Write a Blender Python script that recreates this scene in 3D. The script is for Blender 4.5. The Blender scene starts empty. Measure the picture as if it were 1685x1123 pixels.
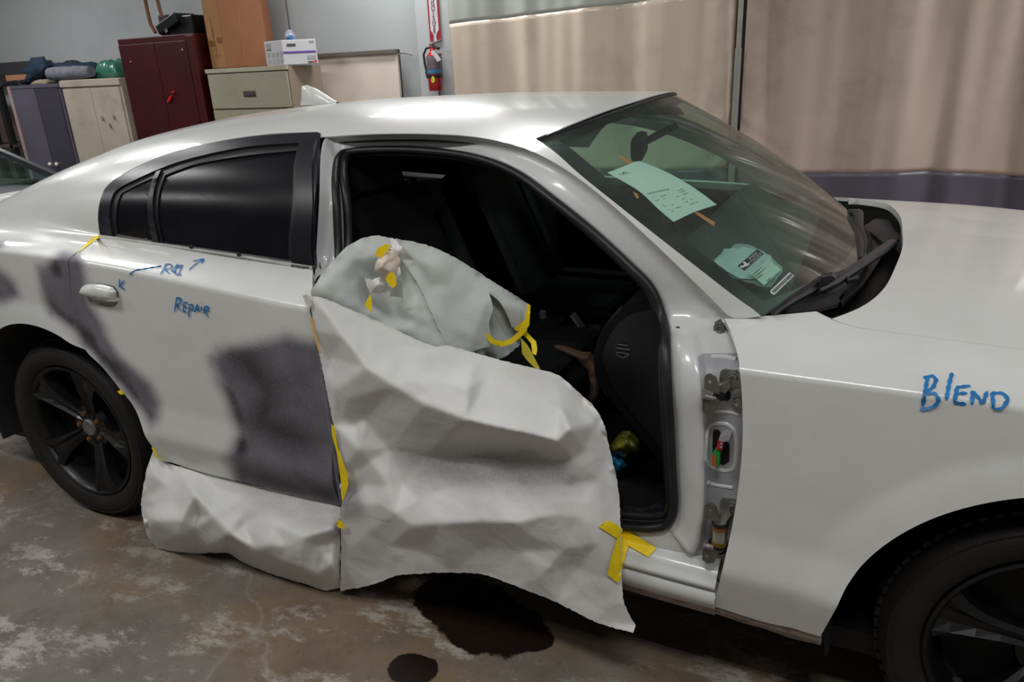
import bpy, bmesh, math, random
import numpy as np
from mathutils import Vector, Matrix, noise
from mathutils.bvhtree import BVHTree
from mathutils.geometry import delaunay_2d_cdt
random.seed(7); RNG = np.random.RandomState(7)
SC = bpy.context.scene; COL = SC.collection
W, H = 1685, 1123
# ------------------------------------------------------------------ camera
FPX = 1231.256; CX, CY, CZ = 2.58179, -2.43351, 1.57642
YAW, PIT, ROL = -.457407, .355583, -.048016
fwd = Vector((math.sin(YAW)*math.cos(PIT), math.cos(YAW)*math.cos(PIT), -math.sin(PIT)))
rt0 = Vector((math.cos(YAW), -math.sin(YAW), 0)); up0 = rt0.cross(fwd)
rt = rt0*math.cos(ROL)+up0*math.sin(ROL); up = -rt0*math.sin(ROL)+up0*math.cos(ROL)
CAMP = Vector((CX, CY, CZ))
cam_d = bpy.data.cameras.new('camera'); cam = bpy.data.objects.new('camera', cam_d); COL.objects.link(cam)
cam_d.sensor_width = 36; cam_d.lens = FPX/W*36; cam_d.clip_start = .05
M3 = Matrix((rt, up, -fwd)).transposed(); cam.matrix_world = Matrix.Translation(CAMP) @ M3.to_4x4()
SC.camera = cam
# ------------------------------------------------------------------ light
SC.view_settings.view_transform = 'Standard'; SC.view_settings.look = 'None'
SC.view_settings.exposure = 0.0; SC.view_settings.gamma = 1.0; SC.view_settings.use_curve_mapping = False
wd = bpy.data.worlds.new('world'); SC.world = wd; wd.use_nodes = True
wd.node_tree.nodes['Background'].inputs[0].default_value = (.6, .65, .7, 1)
wd.node_tree.nodes['Background'].inputs[1].default_value = .05
LAMPS = [(-3.05, 1.0, 3.35, 0, 18), (-2.2, -.65, 3.35, 0, 14), (.78, .8, 3.35, 90, 12), (-.9, 2.85, 3.3, 0, 24), (5.7, 2.0, 3.35, 0, 62), (-5.6, 1.5, 3.35, 0, 26),  # lamps for the car highlights, plus added ones brightening curtains and left wall
         (-2.6, -2.4, 3.35, 0, 14), (-.1, -2.3, 3.35, 0, 17), (2.5, -2.5, 3.35, 0, 17), (4.9, -2.2, 3.35, 0, 14)]  # unseen lamps added to light the car side and floor
for i, (x, y, z, a, p) in enumerate(LAMPS):
    for k in (-1, 0, 1):
        ld = bpy.data.lights.new('tube_and_fill_light', 'AREA'); ld.shape = 'RECTANGLE'; ld.size = 1.2; ld.size_y = .035
        ld.energy = p*.66; ld.color = (1, .99, .985)
        lo = bpy.data.objects.new('tube_and_fill_light', ld); COL.objects.link(lo)
        dx, dy = (0, k*.13) if a == 0 else (k*.13, 0)
        lo.location = (x+dx, y+dy, z-.045); lo.rotation_euler = (0, 0, math.radians(a))
# ------------------------------------------------------------------ pixel helpers (turn a measured point of the photo into a place)
def ray(px, py): return fwd + rt*((px-W/2)/FPX) - up*((py-H/2)/FPX)
def atY(px, py, Y): d = ray(px, py); return CAMP + d*((Y-CAMP.y)/d.y)
def atZ(px, py, Z): d = ray(px, py); return CAMP + d*((Z-CAMP.z)/d.z)
def topx(P):
    d = Vector(P)-CAMP; z = d.dot(fwd)
    return (W/2+FPX*d.dot(rt)/z, H/2-FPX*d.dot(up)/z)
# ------------------------------------------------------------------ materials
def lin(c):
    if isinstance(c, str): c = [int(c[i:i+2], 16)/255 for i in (0, 2, 4)]
    return tuple((v/12.92 if v < .04045 else ((v+.055)/1.055)**2.4) for v in c[:3])+(1,)
MATS = {}
class NT:
    def __init__(s, name):
        s.m = bpy.data.materials.new(name); s.m.use_nodes = True; s.t = s.m.node_tree; s.b = s.t.nodes['Principled BSDF']
        s.tc = s.t.nodes.new('ShaderNodeTexCoord')
    def n(s, typ, **kw):
        o = s.t.nodes.new(typ)
        for k, v in kw.items():
            if k.startswith('_'): setattr(o, k[1:], v)
            else: s.put(o.inputs[k if not k.startswith('i') or not k[1:].isdigit() else int(k[1:])], v)
        return o
    def put(s, inp, v):
        if isinstance(v, bpy.types.NodeSocket): s.t.links.new(v, inp)
        else: inp.default_value = v
    def set(s, **kw):
        for k, v in kw.items(): s.put(s.b.inputs[k.replace('_', ' ')], v)
    def noise(s, scale, detail=4, rough=.5, vec=None, dist=0):
        o = s.n('ShaderNodeTexNoise', Scale=scale, Detail=float(detail), Roughness=rough, Distortion=float(dist)); s.put(o.inputs['Vector'], vec or s.tc.outputs['Object']); return o.outputs['Fac']
    def ramp(s, v, stops):
        o = s.n('ShaderNodeValToRGB'); s.put(o.inputs[0], v); r = o.color_ramp
        while len(r.elements) < len(stops): r.elements.new(.5)
        for e, (p, c) in zip(r.elements, stops): e.position = p; e.color = c if len(c) == 4 else (*c, 1)
        return o.outputs[0]
    def mix(s, f, a, b, mode='MIX'):
        o = s.n('ShaderNodeMix', _data_type='RGBA', _blend_type=mode); s.put(o.inputs[0], f); s.put(o.inputs[6], a); s.put(o.inputs[7], b); return o.outputs[2]
    def math(s, op, a, b=0., c=None, clamp=False):
        o = s.n('ShaderNodeMath', _operation=op, _use_clamp=clamp); s.put(o.inputs[0], a); s.put(o.inputs[1], b)
        if c is not None: s.put(o.inputs[2], c)
        return o.outputs[0]
    def bump(s, h, strength=.3, dist=.01):
        o = s.n('ShaderNodeBump', Strength=strength, Distance=dist); s.put(o.inputs['Height'], h); s.put(s.b.inputs['Normal'], o.outputs[0])
def bw(v): return (v, v, v, 1)
def M(name, col=None, rough=.5, metal=0., var=.12, vs=6., bump=0., bs=60., coat=0., emit=None, spec=.5, dirt=None):
    if name in MATS: return MATS[name]
    t = NT(name); c = lin(col)
    nz = t.noise(vs, 5)
    lo = tuple(v*(1-var) for v in c[:3])+(1,); hi = tuple(min(1, v*(1+var)) for v in c[:3])+(1,)
    cc = t.ramp(nz, [(.3, lo), (.7, hi)])
    if dirt:
        d = t.ramp(t.noise(dirt[1], 8, .65), [(.52, bw(0)), (.72, bw(1))]); cc = t.mix(t.math('MULTIPLY', d, dirt[2]), cc, lin(dirt[0]))
    t.set(Base_Color=cc, Roughness=rough, Metallic=metal, Coat_Weight=coat, Coat_Roughness=.08); t.b.inputs['Specular IOR Level'].default_value = spec
    if bump: t.bump(t.noise(bs, 4), bump, .004)
    MATS[name] = t.m; return t.m
# ------------------------------------------------------------------ object helpers
def link(o, parent=None):
    COL.objects.link(o)
    if parent: o.parent = parent; o.matrix_parent_inverse = parent.matrix_world.inverted() if parent.parent is None else (parent.parent.matrix_world @ parent.matrix_basis if False else Matrix.Identity(4)).inverted()
    return o
def mesh(name, vs, fs, mat, parent=None, smooth=False, matidx=None):
    me = bpy.data.meshes.new(name); me.from_pydata([tuple(v) for v in vs], [], [tuple(f) for f in fs]); me.update()
    for m in (mat if isinstance(mat, (list, tuple)) else [mat]): me.materials.append(m)
    if smooth: me.polygons.foreach_set('use_smooth', [True]*len(me.polygons))
    if matidx: me.polygons.foreach_set('material_index', matidx)
    o = bpy.data.objects.new(name, me); COL.objects.link(o)
    if parent: o.parent = parent; o.matrix_parent_inverse = Matrix.Translation(-ROOTLOC.get(parent.name, Vector((0, 0, 0))))
    return o
ROOTLOC = {}
def thing(name, label, cat, loc, group=None):
    o = bpy.data.objects.new(name, None); o.empty_display_size = .1; COL.objects.link(o); o.location = loc; ROOTLOC[o.name] = Vector(loc)
    tag(o, label, cat, group); return o
def tag(o, label=None, cat=None, group=None, kind=None):
    if label: o['label'] = label
    if cat: o['category'] = cat
    if group: o['group'] = group
    if kind: o['kind'] = kind
    return o
class MB:
    def __init__(s): s.v = []; s.f = []; s.sm = []
    def add(s, vs, fs, smooth=False):
        b = len(s.v); s.v += [Vector(v) for v in vs]; s.f += [tuple(i+b for i in f) for f in fs]; s.sm += [smooth]*len(fs); return s
    def box(s, lo, hi, bev=.0, rot=None, piv=None):
        bm = bmesh.new(); bmesh.ops.create_cube(bm, size=1)
        c = [(a+b)/2 for a, b in zip(lo, hi)]; d = [abs(b-a) for a, b in zip(lo, hi)]
        for v in bm.verts: v.co = Vector((v.co.x*d[0], v.co.y*d[1], v.co.z*d[2]))
        if bev: bmesh.ops.bevel(bm, geom=bm.edges[:], offset=bev, segments=2, affect='EDGES', profile=.6)
        R = rot if rot is not None else Matrix.Identity(3)
        for v in bm.verts: v.co = R @ v.co + Vector(c)
        bm.verts.index_update(); s.add([v.co.copy() for v in bm.verts], [[v.index for v in f.verts] for f in bm.faces]); bm.free(); return s
    def tube(s, pts, r, n=10, caps=True, closed=False):
        pts = [Vector(p) for p in pts]; N = len(pts); rs = r if isinstance(r, (list, tuple)) else [r]*N; vs = []; fs = []
        prev = None
        for i, p in enumerate(pts):
            a = pts[(i-1) % N] if closed or i > 0 else p; b = pts[(i+1) % N] if closed or i < N-1 else p
            d = (b-a).normalized(); u = prev if prev is not None else (Vector((0, 0, 1)) if abs(d.z) < .9 else Vector((1, 0, 0)))
            u = (u-d*u.dot(d)).normalized(); prev = u; w = d.cross(u)
            for k in range(n): t = 2*math.pi*k/n; vs.append(p+(u*math.cos(t)+w*math.sin(t))*rs[i])
        for i in range(N if closed else N-1):
            for k in range(n):
                j = (i+1) % N; fs.append((i*n+k, i*n+(k+1) % n, j*n+(k+1) % n, j*n+k))
        if caps and not closed: fs += [tuple(range(n))[::-1], tuple((N-1)*n+k for k in range(n))]
        return s.add(vs, fs, True)
    def lathe(s, prof, c, axis=(0, 0, 1), n=32, arc=None):
        ax = Vector(axis).normalized(); u = ax.orthogonal().normalized(); w = ax.cross(u); vs = []; fs = []; P = len(prof)
        for k in range(n):
            t = 2*math.pi*k/n; e = u*math.cos(t)+w*math.sin(t)
            for r, h in prof: vs.append(Vector(c)+e*r+ax*h)
        for k in range(n):
            for i in range(P-1): a = k*P+i; b = ((k+1) % n)*P+i; fs.append((a, b, b+1, a+1))
        return s.add(vs, fs, True)
    def build(s, name, mat, parent=None, smooth=None):
        o = mesh(name, s.v, s.f, mat, parent); sm = s.sm if smooth is None else [smooth]*len(s.f)
        o.data.polygons.foreach_set('use_smooth', sm)
        if any(sm):
            try: o.data.set_sharp_from_angle(angle=math.radians(38))
            except Exception: pass
        return o
def smooth_line(pts, step, closed=True, corner=38):
    P = [np.array(p, float) for p in pts]; N = len(P); out = []
    def iscorner(i):
        if not closed and i in (0, N-1): return True
        a = P[i]-P[i-1]; b = P[(i+1) % N]-P[i]; c = a@b/(np.linalg.norm(a)*np.linalg.norm(b)+1e-12)
        return c < math.cos(math.radians(corner))
    cr = [iscorner(i) for i in range(N)]
    for i in range(N if closed else N-1):
        p1, p2 = P[i], P[(i+1) % N]
        p0 = P[i-1] if not cr[i] else p1-(p2-p1); p3 = P[(i+2) % N] if not cr[(i+1) % N] else p2+(p2-p1)
        n = max(1, int(round(np.linalg.norm(p2-p1)/step)))
        for k in range(n):
            t = k/n; out.append(.5*((2*p1)+(-p0+p2)*t+(2*p0-5*p1+4*p2-p3)*t*t+(-p0+3*p1-3*p2+p3)*t**3))
    if not closed: out.append(P[-1])
    return out
def inpoly(pts, poly):
    x, y = pts[:, 0], pts[:, 1]; ins = np.zeros(len(pts), bool); n = len(poly)
    for i in range(n):
        x1, y1 = poly[i]; x2, y2 = poly[(i+1) % n]
        if y1 == y2: continue
        ins ^= ((y1 > y) != (y2 > y)) & (x < (x2-x1)*(y-y1)/(y2-y1)+x1)
    return ins
def distpoly(pts, poly, closed=True):
    d = np.full(len(pts), 1e9); n = len(poly)
    for i in range(n if closed else n-1):
        a = np.array(poly[i], float); b = np.array(poly[(i+1) % n], float); ab = b-a
        t = np.clip(((pts-a)@ab)/(ab@ab+1e-12), 0, 1); d = np.minimum(d, np.linalg.norm(pts-(a+t[:, None]*ab), axis=1))
    return d
def tri2d(outer, holes, step, extra=None):
    """triangulate a 2-D region with a regular interior"""
    loops = [outer]+list(holes); vs = []; es = []
    for L in loops:
        b = len(vs); vs += [tuple(p[:2]) for p in L]; es += [(b+i, b+(i+1) % len(L)) for i in range(len(L))]
    A = np.array(vs); lo, hi = A.min(0), A.max(0)
    gx = np.arange(lo[0], hi[0], step); gy = np.arange(lo[1], hi[1], step*.87)
    G = np.array([(x+(j % 2)*step/2, y) for j, y in enumerate(gy) for x in gx]) if len(gx) and len(gy) else np.zeros((0, 2))
    if len(G):
        k = inpoly(G, outer)
        for h in holes: k &= ~inpoly(G, h)
        G = G[k]
    if len(G):
        d = distpoly(G, outer)
        for h in holes: d = np.minimum(d, distpoly(G, h))
        G = G[d > step*.45]
    if extra is not None and len(extra):
        k = inpoly(extra, outer)&(distpoly(extra, outer) > .003)
        for h in holes: k &= ~inpoly(extra, h)&(distpoly(extra, h) > .003)
        keep = np.abs(G[:, 1]-S0) > .011 if len(G) else []; G = np.concatenate([G[keep], extra[k]]) if len(G) else extra[k]
    r = delaunay_2d_cdt([Vector(v) for v in vs]+[Vector(g) for g in G], es, [], 0, 1e-7)
    V = np.array([tuple(v) for v in r[0]]); F = np.array([tuple(f) for f in r[2]])
    C = V[F].mean(1); k = inpoly(C, outer)
    for h in holes: k &= ~inpoly(C, h)
    F = F[k]
    a = V[F[:, 1]]-V[F[:, 0]]; b = V[F[:, 2]]-V[F[:, 0]]; cr = a[:, 0]*b[:, 1]-a[:, 1]*b[:, 0]
    F[cr < 0] = F[cr < 0][:, ::-1]
    return V, F[abs(cr) > 1e-12]
def boundary(F):
    e = {}
    for f in F:
        for i in range(3): e[(f[i], f[(i+1) % 3])] = 1
    return [(a, b) for (a, b) in e if (b, a) not in e]
def solid(name, P, F, off, mat, parent, smooth=True, attrs=None):
    """P outer points, F faces, off per-vertex inward vector -> closed sheet with rim (unwelded for crisp edges)"""
    n = len(P); Q = P+off; E_ = boundary(F)
    vs = list(P)+list(Q); fs = [tuple(f) for f in F]+[tuple(f+n)[::-1] for f in F]; sm = [smooth]*(2*len(F))
    b = len(vs)
    for (a, c) in E_:
        vs += [P[a], P[c], Q[c], Q[a]]; fs.append((b, b+3, b+2, b+1)); b += 4; sm.append(False)
    o = mesh(name, vs, fs, mat, parent); o.data.polygons.foreach_set('use_smooth', sm)
    if attrs:
        for k, a in attrs.items():
            at = o.data.attributes.new(k, 'FLOAT', 'POINT'); full = np.zeros(len(vs)); full[:n] = a; full[n:2*n] = a
            i = 2*n
            for (p, c) in E_: full[i:i+4] = (a[p], a[c], a[c], a[p]); i += 4
            at.data.foreach_set('value', full)
    return o
def plate(name, pts, Y, th, mat, parent=None, holes=(), z=None, sm=False, bev=0):
    """flat part traced at depth Y (or height z), thickness th away from the viewer"""
    f = (lambda p: atZ(p[0], p[1], z)) if z is not None else (lambda p: atY(p[0], p[1], Y))
    pts = smooth_line(pts, 4) if sm else pts; hs = [smooth_line(h, 2) for h in holes]
    V, F = tri2d(pts, hs, 1e5)
    P = np.array([f(v) for v in V]); off = np.tile(np.array([0, th, 0]) if z is None else np.array([0, 0, -th]), (len(P), 1))
    a, b, c = P[F[0][0]], P[F[0][1]], P[F[0][2]]; nn = np.cross(b-a, c-a)
    if nn @ (np.array(CAMP)-a) < 0: F = F[:, ::-1]
    o = solid(name, P, F, off, mat, parent, smooth=False)
    if bev:
        md = o.modifiers.new('w', 'WELD'); md.merge_threshold = 1e-4; bv = o.modifiers.new('b', 'BEVEL'); bv.width = bev; bv.segments = 2; bv.limit_method = 'ANGLE'
    return o
def ribbon(name, pts3, width, mat, parent, nrm, th=.0006, build=True, mb=None):
    """brush stroke of given width lying on a surface"""
    mb = mb or MB(); n = len(pts3)
    L = []; R = []
    for i, p in enumerate(pts3):
        d = (pts3[min(i+1, n-1)]-pts3[max(i-1, 0)]); d.normalize(); s_ = d.cross(nrm).normalized()
        w = width*(.5 if i in (0, n-1) else 1)*(1+.25*math.sin(i*1.7))/2
        L.append(p+s_*w); R.append(p-s_*w)
    vs = L+R+[p-nrm*th for p in L]+[p-nrm*th for p in R]; fs = []
    for i in range(n-1):
        fs += [(i, i+1, n+i+1, n+i), (i, 2*n+i, 2*n+i+1, i+1), (n+i, n+i+1, 3*n+i+1, 3*n+i)]
    mb.add(vs, fs)
    return mb.build(name, mat, parent) if build else mb
# ------------------------------------------------------------------ car surface
XT = np.arange(-1.3, 4.3, .01)
def tab(xs, ys, sig=8):
    y = np.interp(XT, xs, ys); k = np.exp(-.5*(np.arange(-30, 31)/sig)**2); k /= k.sum()
    return np.convolve(np.pad(y, 30, 'edge'), k, 'valid')
ZC = tab([-1.1, -.06, .37, .576, 1.06, 1.25, 2.44, 2.9, 3.4, 4.0], [1.05, 1.06, 1.048, 1.034, .993, .976, .955, .95, .92, .80])
ZB = tab([-1.1, -.1, .26, 1.15, 2.38, 2.9, 3.4, 4.0], [1.055, 1.105, 1.10, 1.055, 1.02, 1.005, .97, .84])
ZR = tab([-1.1, -.85, -.65, -.5, -.3, 0, .4, .8, 1.3, 1.6, 2.0, 2.6], [1.075, 1.085, 1.14, 1.20, 1.29, 1.385, 1.445, 1.47, 1.479, 1.476, 1.465, 1.44])
WB = tab([-1.1, -.6, .1, .4, 1.15, 2.0, 2.38, 2.9, 3.5, 4.0], [.66, .75, .80, .80, .80, .80, .80, .80, .74, .60])
HK = tab([-1.2, -.6, -.2, 3.0, 3.6, 4.0], [.88, .965, 1., 1., .95, .80])
U_ = np.linspace(0, 1, 101)
def utab(xs, ys, sig): 
    y = np.interp(U_, xs, ys); k = np.exp(-.5*(np.arange(-15, 16)/sig)**2); k /= k.sum(); return np.convolve(np.pad(y, 15, 'edge'), k, 'valid')
PROF = utab([0, .10, .255, .40, .65, .9, 1.0], [.900, .918, .948, .934, .938, .944, .945], 1.2)
S0, S1, S2 = .75, .92, 1.82
def sec(x, s, hood):
    i = np.clip(((x-XT[0])/.01), 0, len(XT)-1.001); j = i.astype(int); fr = i-j
    g = lambda T: T[j]*(1-fr)+T[j+1]*fr
    zc, zb, zr, wb, hk = g(ZC), g(ZB), g(ZR), g(WB), g(HK); z0 = .27
    u = np.clip(s/S0, 0, 1); yl = np.interp(u, U_, PROF)*hk; zl = z0+(zc-z0)*u
    v = np.clip((s-S0)/(S1-S0), 0, 1); ysh = .945*hk*(1-v)+wb*v; zsh = zc+(zb-zc)*(v**.85)+.008*np.sin(np.pi*v)
    if hood:
        q = np.clip((s-S1)/(S2-S1), 0, 1); yg = wb*(1-q); zg = zb+.055*(1-(1-q)**2.3)
    else:
        th = np.clip((s-S1)/(S2-S1), 0, 1)*np.pi/2; yg = wb*np.cos(th)**(2/2.6); zg = zb+np.maximum(zr-zb, .02)*np.sin(th)**(2/2.35)
    y = np.where(s < S0, yl, np.where(s < S1, ysh, yg)); z = np.where(s < S0, zl, np.where(s < S1, zsh, zg))
    # wheel-arch flares
    for wx in (0., 3.052):
        r = np.hypot(x-wx, z-.355); y = y+np.where(s < S0+.02, .016*np.clip(1-(r-.45)/.075, 0, 1)**.7*(r > .3), 0)
    return y, z
def PA(x, s, hood=False, d=0.):
    x = np.asarray(x, float); s = np.asarray(s, float)
    ks = np.arange(-4, 5)
    sg = np.where(s > S0+.05, .006+.055*np.clip((.25-x)/.3, 0, 1), .002)*(0.35 if hood else 1)
    Y = 0; Z = 0; w = np.exp(-.5*(ks/2)**2); w /= w.sum()
    for k, wk in zip(ks, w):
        a, b = sec(x, np.clip(s+k/2*sg, 0, S2), hood); Y = Y+wk*a; Z = Z+wk*b
    P = np.stack([x, -Y, Z], -1)
    if np.any(d):
        N = NA(x, s, hood); P = P-N*np.asarray(d)[..., None] if np.ndim(d) else P-N*d
    return P
def NA(x, s, hood=False):
    e = .004; s = np.clip(s, e, S2-e)
    a = PA(x+e, s, hood)-PA(x-e, s, hood); b = PA(x, s+e, hood)-PA(x, s-e, hood)
    n = np.cross(a, b); n /= np.linalg.norm(n, axis=-1, keepdims=True)+1e-12
    return n
GX = np.arange(-1.1, 3.96, .02); GS = np.concatenate([np.arange(0, 1.0, .01), np.arange(1.0, S2+.001, .01)])
class Surf:
    def __init__(s, hood, d=0.):
        s.hood, s.d = hood, d
        X, S = np.meshgrid(GX, GS, indexing='ij'); P = PA(X, S, hood, d); n, m = X.shape
        s.V = P.reshape(-1, 3); s.uv = np.stack([X, S], -1).reshape(-1, 2)
        idx = np.arange(n*m).reshape(n, m); a = idx[:-1, :-1].ravel(); b = idx[1:, :-1].ravel(); c = idx[1:, 1:].ravel(); e = idx[:-1, 1:].ravel()
        s.F = np.concatenate([np.stack([a, b, c], -1), np.stack([a, c, e], -1)])
        s.bvh = BVHTree.FromPolygons(s.V.tolist(), s.F.tolist(), all_triangles=True)
    def uvat(s, px, py):
        d = ray(px, py).normalized(); loc, nr, i, dist = s.bvh.ray_cast(CAMP, d)
        if loc is None: loc, nr, i, dist = s.bvh.find_nearest(CAMP+d*((-.9-CAMP.y)/d.y))
        f = s.F[i]; A, B, C = s.V[f]; v0, v1, v2 = B-A, C-A, np.array(loc)-A
        d00, d01, d11, d20, d21 = v0@v0, v0@v1, v1@v1, v2@v0, v2@v1; dn = d00*d11-d01*d01
        v = (d11*d20-d01*d21)/dn; w = (d00*d21-d01*d20)/dn
        return s.uv[f[0]]*(1-v-w)+s.uv[f[1]]*v+s.uv[f[2]]*w
    def at(s, px, py, lift=0.):
        u = s.uvat(px, py); P = PA(u[0], u[1], s.hood, s.d-lift); return Vector(P)
    def uvs(s, pts): return [s.uvat(*p) if len(p) == 2 else np.array(p[:2]) for p in pts]
SA = Surf(False); SB = Surf(True)
def metric(uv): return np.asarray(uv)
def softpoly(px, poly, soft, grow=0):
    d = distpoly(px, poly); ins = inpoly(px, poly); sd = np.where(ins, d, -d)+grow
    t = np.clip(sd/(2*soft)+.5, 0, 1); return t*t*(3-2*t)
def softline(px, line, w, soft):
    d = distpoly(px, line, False); t = np.clip((w-d)/soft+.5, 0, 1); return t*t*(3-2*t)
PRIM = [([(345, 590), (360, 575), (400, 565), (470, 556), (530, 560), (590, 620), (600, 850), (420, 812), (388, 795), (372, 755), (392, 715), (372, 655), (355, 625)], 17),
        ([(85, 430), (100, 412), (132, 415), (140, 450), (146, 500), (175, 545), (200, 590), (245, 632), (265, 665), (262, 690), (248, 706), (225, 672), (200, 640), (160, 590), (120, 545), (78, 520), (66, 470), (62, 440)], 12),
        ([(-60, 393), (8, 395), (12, 408), (-5, 415), (-60, 412)], 6), ([(-60, 440), (-2, 440), (26, 465), (34, 488), (10, 500), (-60, 500)], 12)]
DARK = [([(64, 465), (80, 500), (110, 528), (150, 566)], 9, 14), ([(150, 566), (190, 610), (250, 685)], 5, 14), ([(90, 435), (95, 450)], 7, 10), ([(341, 590), (348, 606)], 4, 8),
        ([(366, 632), (378, 650), (392, 690), (398, 740)], 5, 16), ([(380, 770), (420, 785), (540, 815)], 8, 30), ([(400, 590), (440, 640), (430, 700), (500, 720)], 18, 60)]
def primer_attr(P):
    px = np.array([topx(p) for p in P])
    nz = np.array([noise.noise(Vector(p)*9)+.5*noise.noise(Vector(p)*23) for p in P])
    m = np.zeros(len(P)); k = np.zeros(len(P))
    for poly, sf in PRIM: m = np.maximum(m, softpoly(px, poly, sf, nz*5))
    for ln, w, sf in DARK: k = np.maximum(k, softline(px, ln, w+nz*9, sf))
    near = P[:, 1] < -.3
    return {'primer': m*near, 'primer_dark': k*near*np.clip(m*1.3+.15, 0, 1)}
def panel(name, outer, surf, mat, parent, lift=0., th=.003, holes=(), step=.02, prim=True, lstep=.008, thick_dir=1, uvin=False, crease=False):
    o = outer if uvin else surf.uvs(outer); o = smooth_line(o, lstep); hs = [smooth_line(h if uvin else surf.uvs(h), lstep) for h in holes]
    ex = np.array([(x+.005*(q % 2), S0+dq) for x in np.arange(-1.1, 3.9, .012) for q, dq in enumerate((-.009, -.0045, 0., .0045, .009))]) if crease else None
    V, F = tri2d(o, hs, step, ex)
    P = PA(V[:, 0], V[:, 1], surf.hood, surf.d-lift); N = NA(V[:, 0], V[:, 1], surf.hood)
    F = F if True else F
    ob = solid(name, P, orient(P, F, N), -N*th, mat, parent, attrs=primer_attr(P) if prim else None)
    return ob
def orient(P, F, N):
    n = np.cross(P[F[:, 1]]-P[F[:, 0]], P[F[:, 2]]-P[F[:, 0]]); k = (n*N[F[:, 0]]).sum(1) < 0
    F = F.copy(); F[k] = F[k][:, ::-1]; return F
#MATERIALS
def paint_mat():
    t = NT('white_paint'); a = t.n('ShaderNodeAttribute', _attribute_name='primer'); b = t.n('ShaderNodeAttribute', _attribute_name='primer_dark')
    base = t.ramp(t.noise(2.5, 4), [(.3, lin('d6d8d5')), (.7, lin('dcddda'))])
    speck = t.ramp(t.noise(260, 2), [(.72, bw(0)), (.78, bw(1))]); base = t.mix(t.math('MULTIPLY', speck, .18), base, lin('8c8880'))
    dust = t.ramp(t.noise(7, 8, .7), [(.45, bw(0)), (.8, bw(.22))]); base = t.mix(dust, base, lin('b5b1a8'))
    nz = t.noise(130, 4, .7); am = t.math('ADD', a.outputs['Fac'], t.math('MULTIPLY', t.math('SUBTRACT', nz, .5), .35)); am = t.math('MULTIPLY', am, t.math('GREATER_THAN', a.outputs['Fac'], .02), clamp=True)
    gr = t.ramp(t.noise(11, 5), [(.3, lin('605d66')), (.7, lin('74717a'))]); gr = t.mix(b.outputs['Fac'], gr, lin('343236'))
    c = t.mix(am, base, gr); t.set(Base_Color=c, Roughness=t.ramp(am, [(0, bw(.3)), (1, bw(.62))]), Coat_Weight=t.ramp(am, [(0, bw(.7)), (.5, bw(0))]), Coat_Roughness=.06)
    return t.m
PAINT = paint_mat()
def plainpaint(name, c, rough=.35, coat=.5): return M(name, c, rough, 0, .04, 3, coat=coat, dirt=('9a958c', 9, .25))
FRAMEP = plainpaint('inner_frame_paint', 'cfd1d0', .32, .6)
HINGEP = plainpaint('hinge_pillar_paint', 'b4b5b8', .4, .3)
SILLDIRT = M('dirty_flange', '9c8f85', .75, 0, .3, 30, .6, 200, dirt=('4a3d34', 60, .8))
RUB = M('black_rubber', '17171b', .45, 0, .25, 12, .15, 90)
TRIM = M('satin_black_trim', '1e1d25', .32, 0, .25, 8, dirt=('5b5866', 14, .25))
TRIM2 = M('gloss_black_trim', '14131a', .36, 0, .3, 8, dirt=('4b4858', 12, .3))
INTER = M('black_interior_plastic', '0a0a0b', .6, 0, .2, 8, .3, 300, spec=.2)
INT2 = M('dark_vinyl', '111112', .55, 0, .2, 10, .2, 200, spec=.25)
SEATM = M('black_seat_leather', '0a0a0a', .65, 0, .25, 9, .25, 160, spec=.15)
CARPET = M('black_carpet', '0c0c0c', .95, 0, .4, 200, .6, 500)
DASHT = M('lit_dusty_dash_top', '3c4241', .8, 0, .2, 15, .4, 500, dirt=('6a706c', 200, .5))  # grey-green of light through the windshield painted into the colour, plus dust specks
TIREM = M('dusty_tire_rubber', '110d0b', .75, 0, .3, 14, .4, 120, dirt=('2a1d15', 5, .8))
RIMM = M('dark_wheel_metal', '060607', .42, .1, .3, 10, coat=.1, dirt=('1a1412', 7, .4))
STEEL = M('zinc_steel', 'a3a39f', .35, .8, .25, 25, .2, 120, dirt=('3e3426', 18, .7))
STEELD = M('dull_hinge_steel', '77756f', .42, .7, .3, 30, .3, 120, dirt=('2e251a', 16, .8))
BLACK = M('matte_black', '0a0a0b', .8, 0, .3, 10)
TAPE = M('yellow_masking_tape', 'ffdc10', .55, 0, .1, 18, .25, 90)
MARK = M('blue_marker', '1473b4', .5, 0, .35, 40)
CHROME = M('chrome', 'c8c8cc', .12, 1., .05)
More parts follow.
